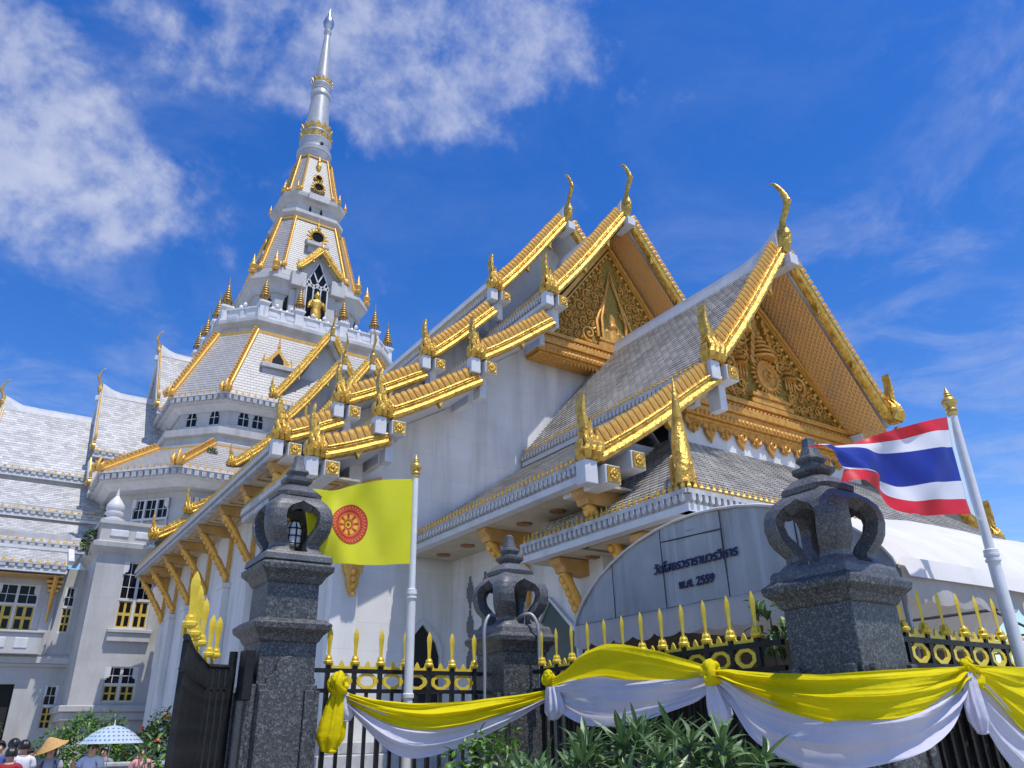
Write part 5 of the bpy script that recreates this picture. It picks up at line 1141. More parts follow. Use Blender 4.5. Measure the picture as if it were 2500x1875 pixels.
def interp_grid(cols, ns, nt, ts):
    """cols: list of columns of (x,z) control pairs; returns callable on (s,t)"""
    C = len(cols)
    def col(i, t):
        c = cols[i]
        for k in range(len(ts) - 1):
            if t <= ts[k + 1] + 1e-9: f = (t - ts[k]) / (ts[k + 1] - ts[k]); return (lerp(c[k][0], c[k + 1][0], f), lerp(c[k][1], c[k + 1][1], f))
        return c[-1]
    def F(s_, t):
        x = s_ * (C - 1); i = min(int(x), C - 2); f = x - i; p = [col(max(0, min(C - 1, j)), t) for j in (i - 1, i, i + 1, i + 2)]
        w = (-.5 * f ** 3 + f * f - .5 * f, 1.5 * f ** 3 - 2.5 * f * f + 1, -1.5 * f ** 3 + 2 * f * f + .5 * f, .5 * f ** 3 - .5 * f * f)
        return sum(a * b[0] for a, b in zip(w, p)), sum(a * b[1] for a, b in zip(w, p))
    return F
YF = interp_grid([[(4.37, 4.74), (4.38, 4.16), (4.38, 3.62)], [(3.97, 4.66), (4.0, 4.11), (4.03, 3.58)], [(3.61, 4.55), (3.64, 4.04), (3.7, 3.54)], [(3.26, 4.43), (3.3, 3.98), (3.39, 3.53)], [(2.85, 4.38), (2.98, 3.95), (3.10, 3.57)]], 40, 28, [0, .5, 1])
def ypos(s_, t, off=0):
    x, z = YF(s_, t); g_ = min(1, s_ * 2.2)
    d = g_ * (.055 * math.sin(7.2 * s_ + 3.0 * t) + .016 * math.sin(15 * s_ - 7 * t + 1) + .010 * math.sin(24 * s_ + 5 * t) + .007 * math.sin(9 * t - 21 * s_))
    return V(x, 8.85 - d - off, z)
yf = thing('yellow_flag', (4.37, 8.85, 3.6), 'bright yellow flag with a red and orange wheel emblem blowing from the left pole', 'flag')
mb = MB(); mb.grid([[ypos(i / 64, j / 44) for j in range(45)] for i in range(65)]); mb.build('cloth', FLAGY, yf, smooth=180)
he = MB(); he.grid([[ypos(i / 64 - .012, j / 44, .003) for j in range(45)] for i in (0, 1, 2)]); he.build('hem', FLAGY, yf)
EM1 = material('emblem_red', (.45, .035, .015), .6, trans=.2); EM2 = material('emblem_orange', (.72, .17, .02), .6, trans=.2); EM3 = material('emblem_yellow', (.80, .55, .04), .6, trans=.2)
em = MB(); rings = [0, .09, .17, .22, .30, .50, .56, .62, .74, .80, .92, 1.0]; NS = 64
def epos(r, a): return ypos(.575 + .185 * r * math.cos(a), .49 + .25 * r * math.sin(a), .006)
for k in range(len(rings) - 1):
    for q in range(NS):
        a0, a1 = 2 * math.pi * q / NS, 2 * math.pi * (q + 1) / NS; o8 = (q + 3) % 8
        em.m = 0 if k in (0, 2, 7, 10) else 1
        if k == 1: em.m = 2
        if k == 3: em.m = 1
        if k == 4: em.m = 0 if o8 in (2, 3) else (1 if o8 in (1, 4) else 2)
        if k in (5,): em.m = 0 if o8 in (2, 3) else 1
        if k == 8: em.m = 0 if q % 2 else 1
        if k == 9: em.m = 1 if q % 2 else 0
        em.quad(epos(rings[k], a0), epos(rings[k + 1], a0), epos(rings[k + 1], a1), epos(rings[k], a1))
em.build('wheel_emblem', [EM1, EM2, EM3], yf, smooth=180)
TF = interp_grid([[(7.9, 4.54), (7.87, 4.39), (7.84, 4.2), (7.84, 3.84), (7.83, 3.65), (7.85, 3.5)], [(7.33, 4.36), (7.39, 4.26), (7.38, 4.09), (7.36, 3.75), (7.32, 3.58), (7.29, 3.43)], [(6.76, 4.17), (6.85, 4.1), (6.76, 3.97), (6.83, 3.66), (6.81, 3.52), (6.76, 3.39)], [(6.32, 4.01), (6.15, 3.95), (6.06, 3.89), (6.15, 3.64), (6.2, 3.62), (6.14, 3.51)], [(5.61, 3.835), (5.60, 3.825), (5.60, 3.80), (5.74, 3.64), (5.8, 3.615), (5.75, 3.50)]], 40, 30, [0, .1667, .3333, .6667, .8333, 1])
def tpos(s_, t):
    x, z = TF(s_, t); g_ = min(1, s_ * 2.5); d = .09 * g_ * math.sin(7.5 * s_ + 1.5 * t) + .04 * g_ * math.sin(15 * s_ - 5 * t) - .30 * (s_ ** 3) * max(0, .45 - t) / .45 + .02 * g_ * math.sin(26 * s_ + 9 * t)
    return V(x, 3.6 - d, z)
tf = thing('striped_flag', (7.9, 3.6, 3.5), 'flag of five red, white and blue bands flying beside the nearest pillar', 'flag')
mb = MB(); NT = 36
for i in range(64):
    for j in range(NT):
        b_ = j * 6 // NT; mb.m = (0, 1, 2, 2, 1, 0)[b_]
        mb.quad(tpos(i / 64, j / NT), tpos(i / 64, (j + 1) / NT), tpos((i + 1) / 64, (j + 1) / NT), tpos((i + 1) / 64, j / NT))
mb.build('cloth', [FRED, FWHT, FBLU], tf, smooth=180, merge=True)
hm = MB(); hm.grid([[tpos(0, j / 12) + V(dx, -.004, 0) for j in range(13)] for dx in (.0, .035, .07)]); hm.build('hem', FEDGE, tf)
tz = MB(); tz.tube([V(7.97, 3.6, 4.55), V(8.0, 3.6, 4.55)], .012, 5); tz.tube([V(7.92, 3.6, 3.5), V(8.0, 3.6, 3.46)], .012, 5); tz.build('tie', FEDGE, tf)

# ------------------------------------------------------------------ cloth swags
def swag(root, name, mat, P, top, bot, folds, amp, n1=(0, 0), seed=0, pin=(1, 1), off=0.0, sub=6, nt=72):
    rg = random.Random(seed); ph = [rg.uniform(0, 6.28) for _ in range(6)]
    rid = lambda x: 1 - 2 * abs(math.sin(x * .5)) ** .75
    C = cat_rom([(a, b, 0) for a, b in P], sub); T = cat_rom([(0, 0, z) for z in top], sub); B = cat_rom([(0, 0, z) for z in bot], sub); N = len(C); G_ = []
    for i in range(N):
        s_ = i / (N - 1); d = (C[min(i + 1, N - 1)] - C[max(i - 1, 0)]).normalized(); o = d.cross(V(0, 0, 1))
        if o.x * C[i].x + o.y * C[i].y > 0: o = -o
        pinch = max(pin[0] * math.exp(-s_ * 5.5), pin[1] * math.exp(-(1 - s_) * 5.5)); row = []
        h = T[i].z - B[i].z
        for j in range(nt + 1):
            t = j / nt
            w1 = rid(folds * math.pi * t + ph[0] + 1.6 * s_); w2 = rid(folds * 1.9 * math.pi * t + ph[1] - 2.2 * s_); w3 = math.sin(folds * 3.1 * t + 9 * s_ + ph[2]) + 1.0 * rid(folds * 7.3 * t - 5 * s_ + ph[4]) * (.35 + pinch) + .6 * rid(folds * 13 * t + 4 * s_ + ph[3]) * pinch + .5 * math.sin(folds * 5 * t + 17 * s_ * (1 - s_) + ph[5])
            f = (amp * (.55 * w1 + .35 * w2) * (.45 + .9 * pinch) + amp * .30 * w3) * min(1, h / .12)
            belly = .05 * math.sin(math.pi * t) * math.sin(math.pi * s_)
            row.append(V(C[i].x, C[i].y, lerp(T[i].z, B[i].z, t + .035 * math.sin(2 * math.pi * t * folds * .5 + ph[3] + 3 * s_) * math.sin(math.pi * t))) + o * (f + belly + off + .03))
        G_.append(row)
    mb = MB(); mb.grid(G_); return mb.build(name, mat, root, smooth=180)
def knot(root, C, r, mat, seed, name='knot'):
    rg = random.Random(seed); mb = MB()
    for k in range(7):
        a = rg.uniform(0, 6.28); ax = V(rg.uniform(-1, 1), rg.uniform(-1, 1), rg.uniform(-.6, .6)).normalized(); b = ax.orthogonal().normalized(); c = ax.cross(b); R = r * rg.uniform(.5, .9)
        pts = [Vector(C) + (b * math.cos(a + t) + c * math.sin(a + t)) * R + ax * (r * .35 * math.sin(2 * t + a)) for t in [i * 4.2 / 12 for i in range(13)]]
        mb.tube(pts, [r * (.22 + .14 * math.sin(math.pi * i / 12)) for i in range(13)], 8)
    mb.ball(C, r * .62, 8); return mb.build(name, mat, root, smooth=60)
def tail(root, name, mat, C, w0, w1, h, o, x, seed, n=34, close=True):
    rg = random.Random(seed); C, o, x = Vector(C), Vector(o), Vector(x); G_ = []; p = rg.uniform(0, 6)
    for i in range(21):
        t = i / 20; w = lerp(w0, w1, math.sin(t * math.pi * .62) if close else t) * (1 - .45 * max(0, t - .8) / .2 if close else 1); row = []
        for j in range(n + 1):
            a = 2 * math.pi * j / n; pl_ = 1 + .20 * math.sin(7 * a + p) + .10 * math.sin(11 * a + 2 * t)
            row.append(C + x * (math.cos(a) * w * pl_) + o * (math.sin(a) * w * .6 * pl_) - V(0, 0, h * t) + x * (.03 * math.sin(3 * t + p)))
        G_.append(row)
    mb = MB(); mb.grid(G_); mb.ball(C - V(0, 0, h) , w1 * .5, 6, (1, 1, .35)); return mb.build(name, mat, root, smooth=180)
s1 = thing('cloth_swag', (4.7, 8.4, 1.4), 'yellow and white cloth swag hanging across the left flagpole', 'drapery', 'cloth swags')
Q1 = [(3.62, 8.95), (3.803, 8.854), (3.987, 8.758), (4.17, 8.662), (4.353, 8.567), (4.537, 8.471), (4.72, 8.375), (4.903, 8.279), (5.087, 8.183), (5.27, 8.088), (5.453, 7.992), (5.637, 7.896), (5.82, 7.8)]
T1 = [2.11, 2.06, 2.015, 1.99, 1.97, 1.97, 1.975, 1.985, 2.005, 2.025, 2.045, 2.075, 2.11]; Y1 = [2.03, 1.92, 1.82, 1.745, 1.7, 1.665, 1.68, 1.71, 1.765, 1.825, 1.89, 1.96, 2.04]; W1 = [2.02, 1.805, 1.605, 1.455, 1.4, 1.415, 1.465, 1.53, 1.615, 1.705, 1.805, 1.915, 2.02]
swag(s1, 'yellow_cloth', CYEL, Q1, T1, Y1, 4.2, .055, seed=1, off=.03); swag(s1, 'white_cloth', CWHT, Q1, [lerp(a, b, .55) for a, b in zip(T1, Y1)], W1, 3.2, .05, seed=2)
knot(s1, (3.56, 8.90, 2.19), .12, CYEL, 3); tail(s1, 'yellow_tail', CYEL, (3.52, 8.9, 2.15), .05, .135, .66, (0, -1, 0), (1, 0, 0), 4); tail(s1, 'white_tail', CWHT, (3.66, 8.9, 2.10), .04, .09, .30, (0, -1, 0), (1, 0, 0), 5)
s2 = thing('cloth_swag', (5.78, 6.5, 1.7), 'billowing yellow and white cloth swag below the tent panel', 'drapery', 'cloth swags')
Q2 = [(5.78, 7.85 - .2175 * i) for i in range(13)]
T2 = [2.22, 2.24, 2.31, 2.42, 2.47, 2.5, 2.485, 2.45, 2.4, 2.35, 2.285, 2.22, 2.155]; Y2 = [2.15, 2.18, 2.215, 2.215, 2.21, 2.195, 2.175, 2.155, 2.14, 2.13, 2.12, 2.115, 2.10]; W2 = [1.995, 1.87, 1.77, 1.705, 1.68, 1.675, 1.685, 1.715, 1.745, 1.785, 1.83, 1.89, 2.03]
swag(s2, 'yellow_cloth', CYEL, Q2, T2, [y - .04 for y in Y2], 1.6, .035, seed=6, off=.02); swag(s2, 'white_cloth', CWHT, Q2, [y + .03 for y in Y2], W2, 3.0, .06, seed=7, off=.0)
knot(s2, (5.74, 7.80, 2.22), .085, CYEL, 8); tail(s2, 'white_rosette', CWHT, (5.72, 7.72, 2.12), .07, .13, .34, (-1, 0, 0), (0, 1, 0), 9)
s3 = thing('cloth_swag', (5.7, 4.4, 1.35), 'long yellow and white cloth swag wrapped round the nearest pillar', 'drapery', 'cloth swags')
Q3 = [(5.72, 5.22), (5.71, 5.03), (5.70, 4.86), (5.69, 4.69), (5.68, 4.52), (5.67, 4.35), (5.67, 4.18), (5.68, 4.01), (5.70, 3.82), (5.80, 3.64), (5.98, 3.575), (6.15, 3.57), (6.32, 3.57), (6.49, 3.57), (6.66, 3.58), (6.83, 3.60), (7.0, 3.62)]
T3 = [2.13, 2.125, 2.1, 2.08, 2.06, 2.045, 2.03, 2.015, 2.015, 2.02, 2.03, 2.04, 2.045, 2.055, 2.06, 2.07, 2.085]; Y3 = [2.05, 2.02, 1.935, 1.865, 1.805, 1.75, 1.705, 1.665, 1.64, 1.63, 1.67, 1.705, 1.75, 1.805, 1.855, 1.95, 2.0]; W3 = [2.02, 1.82, 1.59, 1.475, 1.4, 1.345, 1.34, 1.335, 1.355, 1.4, 1.45, 1.5, 1.555, 1.625, 1.71, 1.80, 1.95]
swag(s3, 'yellow_cloth', CYEL, Q3, T3, Y3, 4.6, .05, seed=10, off=.03); swag(s3, 'white_cloth', CWHT, Q3, [lerp(a, b, .6) for a, b in zip(T3, Y3)], W3, 2.6, .05, seed=11)
knot(s3, (5.70, 5.23, 2.10), .115, CYEL, 12); tail(s3, 'white_tail', CWHT, (5.70, 5.20, 2.02), .05, .11, .34, (-1, 0, 0), (0, 1, 0), 13)
s4 = thing('cloth_swag', (8.0, 3.62, 1.1), 'yellow and white cloth swag at the right edge below the striped flag', 'drapery', 'cloth swags')
Q4 = [(7.02 + .1817 * i, 3.60) for i in range(13)]; T4 = [2.1] + [2.09] * 12; Y4 = [2.0, 1.87, 1.735, 1.605, 1.52, 1.48, 1.45, 1.42, 1.39, 1.40, 1.45, 1.55, 1.7]; W4 = [1.75, 1.45, 1.28, 1.145, 1.12, 1.09, 1.065, 1.06, 1.08, 1.13, 1.2, 1.35, 1.55]
swag(s4, 'yellow_cloth', CYEL, Q4, T4, Y4, 3.4, .045, seed=14, off=.03); swag(s4, 'white_cloth', CWHT, Q4, [lerp(a, b, .75) for a, b in zip(T4, Y4)], W4, 2.8, .05, seed=15)
knot(s4, (7.0, 3.57, 2.07), .07, CYEL, 16); tail(s4, 'white_tail', CWHT, (6.97, 3.56, 2.03), .05, .10, .46, (0, -1, 0), (1, 0, 0), 17)
tail(s4, 'yellow_end', CYEL, (7.10, 3.55, 2.07), .02, .06, .16, (0, -1, 0), (1, 0, 0), 18)

# ------------------------------------------------------------------ tent
tent = thing('event_tent', (11, 6.85, 0), 'white tent with arched grey tarpaulin end carrying painted lettering', 'tent')
def arc(v): x = max(-1, min(1, (v - 6.85) / 2.6)); return 3.09 + 1.11 * (1 - x * x) ** .68
vs2 = [6.85 + 2.6 * math.sin(math.pi / 2 * (i / 22 * 2 - 1)) for i in range(23)]
pn = MB()
strips = [(4.25, 5.35), (5.35, 6.42), (6.42, 7.50), (7.50, 8.53), (8.53, 9.45)]
for a, b in strips:
    pts = [a + (b - a) * i / 8 for i in range(9)]; pn = MB()
    G_ = [[V(7.5 - .012 * math.sin(9 * v + 4 * t) - (.004 if (a > 6.4 and a < 7) else 0), v, lerp(3.08, arc(v), t)) for t in [j / 6 for j in range(7)]] for v in pts]
    pn.grid(G_); pn.build('end_panel', TENTG, tent, smooth=180)
pt = MB(); pt.grid([[V(7.488, v, z) for z in (3.1, 3.35, 3.62, 3.9)] for v in (6.44, 6.8, 7.15, 7.48)]); pt.build('patch_panel', TENTG, tent)
pt = MB(); pt.quad(V(7.484, 6.72, 4.02), V(7.484, 7.02, 4.02), V(7.484, 7.0, 4.17), V(7.484, 6.74, 4.17)); pt.build('patch_panel', TENTG, tent)
hm = MB()
for v in (5.35, 6.42, 7.50, 8.53): hm.tube([V(7.485, v, 3.06), V(7.485, v, arc(v) - .01)], .008, 4)
hm.tube([V(7.485, 6.42, 3.92), V(7.485, 7.5, 3.96)], .008, 4); hm.tube([V(7.48, 4.25, 3.07), V(7.48, 9.45, 3.08)], .012, 4)
hm.build('seam', material('dark_seam', (.04, .04, .045), .8), tent)
ed = MB(); ed.tube([V(7.48, v, arc(v)) for v in vs2], .022, 6); ed.build('arch_tube', TENTW, tent, smooth=60)
rf = MB(); US = [7.48 + i * .45 for i in range(28)]
rf.grid([[V(u, v, arc(v) + .32 * min(1, (u - 7.48) / 4.0) * (1 - ((v - 6.85) / 2.6) ** 2) - .05 * math.sin(math.pi * ((u - 7.48) / 3.15 % 1)) * (1 if u > 7.6 else 0)) for v in vs2] for u in US]); rf.build('roof_cover', TENTW, tent, smooth=180)
def valance(A, B, n, h, o, name='valance', mat=None):
    A, B, o = Vector(A), Vector(B), Vector(o); N = n * 8; mb = MB(); G_ = []
    for i in range(N + 1):
        f = i / N; d = .05 + .065 * (1 - abs(math.sin(math.pi * f * n)) ** .7); row = []
        for j in range(5): t = j / 4; row.append(A.lerp(B, f) - V(0, 0, (h - d) * t) + o * (.02 + .03 * t * math.sin(f * n * 4.1 + 1) + .02 * t))
        G_.append(row)
    mb.grid(G_); return mb.build(name, mat or TENTV, tent, smooth=180)
bc = MB(); bc.grid([[V(u, 9.36 + .05 * math.sin(u * 3.1), z) for z in (.4, 1.4, 2.4, 3.08)] for u in US]); bc.build('dark_backing', material('dim_tent_backing', (.10, .075, .06), .8, 0, (.15, .115, .09), 2), tent, smooth=180)  # dark brown sheet added to hide bright ground and wall, for the tent's dim inside
valance((7.48, 4.25, 3.08), (7.48, 9.45, 3.08), 12, .40, (-1, 0, 0)); valance((7.48, 4.25, 3.09), (19.6, 4.25, 3.13), 28, .42, (0, -1, 0))
fl = MB(); fl.grid([[V(u, 4.25 - .05 - .06 * t - .03 * math.sin(u * 2.1) * t, 3.16 - .20 * t - .02 * math.sin(u * 1.3)) for t in (0, .4, .8, 1)] for u in US]); fl.build('eave_flap', TENTW, tent, smooth=180)
for u in (7.6, 11.6, 15.6, 19.4):
    for v in (4.32, 9.38): l = MB(); l.tube([V(u, v, 0), V(u, v, 3.08)], .03, 8); l.build('leg', STEEL, tent)
    br = MB(); br.tube([V(u, 4.32, 3.05), V(u, 9.38, 3.05)], .022, 6); br.tube([V(u, 4.32, 2.3), V(u, 5.4, 3.05)], .018, 6); br.tube([V(u, 9.38, 2.3), V(u, 8.3, 3.05)], .018, 6); br.build('truss', STEEL, tent)
def lettering(body, size, u, v0, z, shear=.12, wid=1.0):
    cu = bpy.data.curves.new('lettering', 'FONT'); cu.body = body; cu.size = size; cu.shear = shear; cu.align_x = 'CENTER'; cu.offset = size * .012; cu.extrude = .0
    o = bpy.data.objects.new('lettering', cu); COL.objects.link(o); bpy.context.view_layer.update()
    me = bpy.data.meshes.new_from_object(o.evaluated_get(bpy.context.evaluated_depsgraph_get())); COL.objects.unlink(o); bpy.data.objects.remove(o)
    w = max(p.co.x for p in me.vertices) - min(p.co.x for p in me.vertices); k = wid / w; mx = (max(p.co.x for p in me.vertices) + min(p.co.x for p in me.vertices)) / 2
    for p in me.vertices: x, y = (p.co.x - mx) * k, p.co.y * k * 1.0; p.co = (u, v0 - x, z + y)
    me.materials.append(INK); me.name = 'lettering'
    link(bpy.data.objects.new('lettering', me), tent)
    for q, (dy, dz_) in enumerate(((-.009, .003), (.007, -.004), (-.003, -.006))):
        m2 = me.copy()
        for p in m2.vertices: p.co = (u - .002 * (q + 1), p.co.y + dy, p.co.z + dz_)
        link(bpy.data.objects.new('lettering_stroke', m2), tent)
    return k
lettering('วัดโสธรวรารามวรวิหาร', .3, 7.470, 6.93, 3.555, wid=1.46); lettering('พ.ศ. 2559', .2, 7.470, 6.92, 3.30, wid=.60)
# ------------------------------------------------------------------ plants
def leaf_mesh(name, L, w, fold, curl, mats, rib=True, seg=5, shape=1.0):
    mb = MB(); prof = [math.sin(math.pi * min(1, (i / seg) ** shape * .93 + .07)) ** .8 for i in range(seg + 1)]; prof[-1] = .02
    def pt(i, s_): t = i / seg; return V(s_ * w * prof[i], L * t * math.cos(curl * t), -L * curl * .5 * t * t + abs(s_) * w * prof[i] * fold)
    for i in range(seg):
        for a, b, m_ in ((-1, -.12, 0), (-.12, .12, 1 if rib else 0), (.12, 1, 0)):
            mb.m = m_; mb.quad(pt(i, a), pt(i, b), pt(i + 1, b), pt(i + 1, a))
    return mb.mesh(name, mats, 180)
def orient(P, d, up, k):
    d = d.normalized(); x = d.cross(up); x = x.normalized() if x.length > 1e-4 else V(1, 0, 0); u = x.cross(d); return frame(P, x * k, d * k, u * k)
def bake(meshes_mats, name, mats, parent):
    """join many placed leaves into one mesh"""
    vs = []; fs = []; mi = []; cache = {}
    for me, mw in meshes_mats:
        if me not in cache: cache[me] = ([v.co.copy() for v in me.vertices], [tuple(p.vertices) for p in me.polygons], [p.material_index for p in me.polygons])
        v0, f0, m0 = cache[me]; b = len(vs); vs += [tuple(mw @ c) for c in v0]; fs += [tuple(i + b for i in f) for f in f0]; mi += m0
    mb = MB(); mb.v = vs; mb.f = fs; mb.mi = mi; o = mb.build(name, mats, parent, smooth=180); return stuff(o)
OL = [leaf_mesh('leaf', .185, .0165, .35, c, [LEAF, LEAFM]) for c in (.1, .35, .7)]
rgp = random.Random(5)
ole = thing('oleander_bush', (3.0, 3.05, 0), 'dark green oleander bush with long narrow leaves in front of the swag', 'bush')
tips = []
for _ in range(900):
    if len(tips) >= 84: break
    a = rgp.uniform(0, 2 * math.pi); r = math.sqrt(rgp.random()); lat = r * math.cos(a); dep = r * math.sin(a)
    zc = 1.34 + .30 * math.sqrt(max(0, 1 - (lat * .98) ** 2)) * (1 - .3 * abs(dep)) + rgp.uniform(-.22, .04)
    if lat < -.55: zc -= .10
    if rgp.random() < .35: zc -= rgp.uniform(.1, .35)
    P = V(3.02, 3.02, 0) + rt * (lat * .72 - .27) + hd * (dep * .42) + V(0, 0, zc)
    if all((P - q).length > .07 for q in tips): tips.append(P)
allv = []
stm = MB(); base = V(3.02, 3.05, 0) - rt * .27
for P in tips:
    ax = (V(P.x - base.x, P.y - base.y, 0) * .55 + V(0, 0, .75) + V(rgp.uniform(-.2, .2), rgp.uniform(-.2, .2), 0)).normalized()
    b0 = base + V((P.x - base.x) * .18, (P.y - base.y) * .18, 0); m1 = base + V((P.x - base.x) * .6 + rgp.uniform(-.05, .05), (P.y - base.y) * .6, P.z - .45)
    stm.tube([b0, b0.lerp(m1, .5) + V(rgp.uniform(-.04, .04), rgp.uniform(-.04, .04), 0), m1, P - ax * .12, P], [.022, .018, .013, .009, .006], 6)
    n = rgp.randint(15, 22); s0 = rgp.uniform(0, 6)
    for i in range(n):
        a = s0 + i * 2.4; el = lerp(1.25, .05, (i / n) ** .8) + rgp.uniform(-.12, .12)
        b = ax.orthogonal().normalized(); c = ax.cross(b); d = ax * math.sin(el) + (b * math.cos(a) + c * math.sin(a)) * math.cos(el)
        allv.append((rgp.choice(OL), orient(P - ax * (.05 * i / n), d, ax + V(0, 0, .01), rgp.uniform(.7, 1.15))))
stm.build('stem', BARK, ole, smooth=60)
camP = V(0, 0, 1.65)
allv.sort(key=lambda q: (q[1].translation - camP).length - 1.2 * q[1].translation.z)
for me, mw in allv[:300]: inst('leaf', me, mw, ole)
bake(allv[300:], 'inner_leaves', [LEAF, LEAFM], ole)

def shrub(root, C, R, n, meshes, mats, stems=7, seed=1, single=0, droop=.2, zmin=.15):
    rg = random.Random(seed); C = Vector(C); L_ = []; sm = MB(); tips_ = []
    for k in range(stems):
        a = rg.uniform(0, 6.28); r = rg.random() ** .6; q = C + V(math.cos(a) * R[0] * r * .85, math.sin(a) * R[1] * r * .85, R[2] * (.2 + .7 * rg.random())); g0 = V(C.x + (q.x - C.x) * .25, C.y + (q.y - C.y) * .25, 0.0 if C.z < 3 else C.z - R[2])
        mid = g0.lerp(q, .55) + V(rg.uniform(-.05, .05), rg.uniform(-.05, .05), .05); sm.tube([g0, mid, q], [.02, .013, .005], 5); tips_.append((g0, mid, q))
    for _ in range(n):
        a = rg.uniform(0, 6.28); ph = math.acos(rg.uniform(-.55, 1)); r = rg.uniform(.72, 1.02) * (1 + .18 * math.sin(3 * a + seed) * math.sin(4 * ph))
        o = V(math.sin(ph) * math.cos(a), math.sin(ph) * math.sin(a), math.cos(ph)); P = C + V(o.x * R[0] * r, o.y * R[1] * r, o.z * R[2] * r)
        if P.z < zmin: continue
        d = (o * .6 + V(rg.uniform(-1, 1), rg.uniform(-1, 1), rg.uniform(-.6, .7)) * .8 - V(0, 0, droop)).normalized()
        L_.append((rg.choice(meshes), orient(P, d, V(0, 0, 1) + o * .5, rg.uniform(.65, 1.2))))
    sm.build('stem', BARK, root)
    if single:
        L_.sort(key=lambda q: (q[1].translation - camP).length - .8 * q[1].translation.z)
        for me, mw in L_[:single]: inst('leaf', me, mw, root)
        if len(L_) > single: bake(L_[single:], 'inner_leaves', mats, root)
    else: bake(L_, 'crown', mats, root)
BL = [leaf_mesh('leaf', .11, .028, .3, c, [LEAF2, LEAFM], seg=4) for c in (.2, .6)]
sh_ = thing('leafy_shrub', (5.0, 7.5, 0), 'bright green leafy shrub under the left swag beside the middle pillar', 'shrub')
shrub(sh_, (4.84, 7.67, 1.12), (.52, .42, .56), 620, BL, [LEAF2, LEAFM], 9, 3, single=280)
o2 = thing('oleander_sapling', (4.75, 6.9, 0), 'low spiky oleander sapling at the foot of the leafy shrub', 'bush')
s_m = MB(); L2_ = []
for k in range(7):
    P = V(4.80 + rgp.uniform(-.25, .25), 6.95 + rgp.uniform(-.15, .15), 1.22 + rgp.uniform(-.12, .10)); s_m.tube([V(4.8, 6.95, 0), V(lerp(4.8, P.x, .5), lerp(6.95, P.y, .5), .7), P], [.016, .012, .006], 5)
    for i in range(13):
        a = i * 2.4; el = lerp(1.3, .3, i / 13); inst('leaf', rgp.choice(OL), orient(P, V(math.cos(a) * math.cos(el), math.sin(a) * math.cos(el), math.sin(el)), V(0, 0, 1), rgp.uniform(.9, 1.3)), o2)
s_m.build('stem', BARK, o2)
sp_ = thing('garden_sapling', (7.0, 5.5, 0), 'leafy sapling with drooping broad leaves behind the fence by the nearest pillar', 'plant')
BR = [leaf_mesh('leaf', .20, .05, .25, c, [LEAF3, LEAFM], seg=5) for c in (.5, 1.0)]
sm = MB(); sm.tube([V(7.0, 5.5, 0), V(7.02, 5.52, 1.5), V(7.0, 5.5, 2.75)], [.03, .022, .008], 6); sm.build('stem', BARK, sp_)
for i in range(46):
    a = i * 2.4; z = rgp.uniform(2.35, 2.9); r = rgp.uniform(.02, .2); el = rgp.uniform(-.9, .6)
    inst('leaf', rgp.choice(BR), orient(V(7.0 + r * math.cos(a), 5.5 + r * math.sin(a), z), V(math.cos(a) * math.cos(el), math.sin(a) * math.cos(el), math.sin(el)), V(0, 0, 1), rgp.uniform(.7, 1.15)), sp_)
FL_ = [leaf_mesh('leaf', .11, .03, .3, .4, [LEAF2], rib=False, seg=3)]; FD = [leaf_mesh('leaf', .12, .035, .3, .4, [LEAF3], rib=False, seg=3)]; FP = [leaf_mesh('petal', .13, .05, .3, .6, [FLOWER], rib=False, seg=2)]
b1 = thing('clipped_bush', (3.1, 24, 0), 'rounded green bush against the temple wing behind the dotted umbrella', 'bush')
shrub(b1, (2.95, 24.0, 1.1), (1.15, 1.0, 1.15), 5200, FL_, [LEAF2], 10, 8)
b2 = thing('flowering_bush', (4.1, 20, 0), 'bush with orange-red flowers left of the gate', 'bush')
shrub(b2, (4.05, 20.0, 1.0), (.85, .9, 1.15), 4200, FD + FL_, [LEAF3], 10, 9)
fb = []; rg = random.Random(3)
for k in range(26):
    a = rg.uniform(0, 6.28); ph = math.acos(rg.uniform(.0, 1)); C = V(4.05 + .85 * math.sin(ph) * math.cos(a), 20 + .9 * math.sin(ph) * math.sin(a), 1.02 + 1.15 * math.cos(ph))
    for j in range(14): fb.append((FP[0], orient(C, V(rg.uniform(-1, 1), rg.uniform(-1, 1), rg.uniform(-.3, 1)), V(0, 0, 1), rg.uniform(.6, 1.0))))
bake(fb, 'flowers', [FLOWER], b2)
b3 = thing('tall_lily_plant', (2.9, 15.0, 0), 'small upright leafy plant in front of the person in pink', 'plant')
shrub(b3, (2.85, 15.2, 1.25), (.28, .28, .42), 90, [leaf_mesh('leaf', .2, .03, .3, .5, [LEAF2, LEAFM], seg=4)], [LEAF2, LEAFM], 6, 12, single=90)
w1 = thing('wall_weed', (4.3, 49, 11.4), 'green weed sprouting at the roof edge beside the corner pavilion', 'weed')
shrub(w1, (4.25, 49.6, 12.0), (.45, .4, .75), 420, [leaf_mesh('leaf', .2, .05, .3, .4, [LEAF3], rib=False, seg=3)], [LEAF3], 6, 20, zmin=5)
w2 = thing('wall_weed', (11.2, 51.5, 18.9), 'green weed growing on the lower octagonal roof of the tower', 'weed')
shrub(w2, (10.4, 51.3, 18.9), (.4, .4, .5), 220, [leaf_mesh('leaf', .2, .05, .3, .4, [LEAF3], rib=False, seg=3)], [LEAF3], 5, 21, zmin=5)

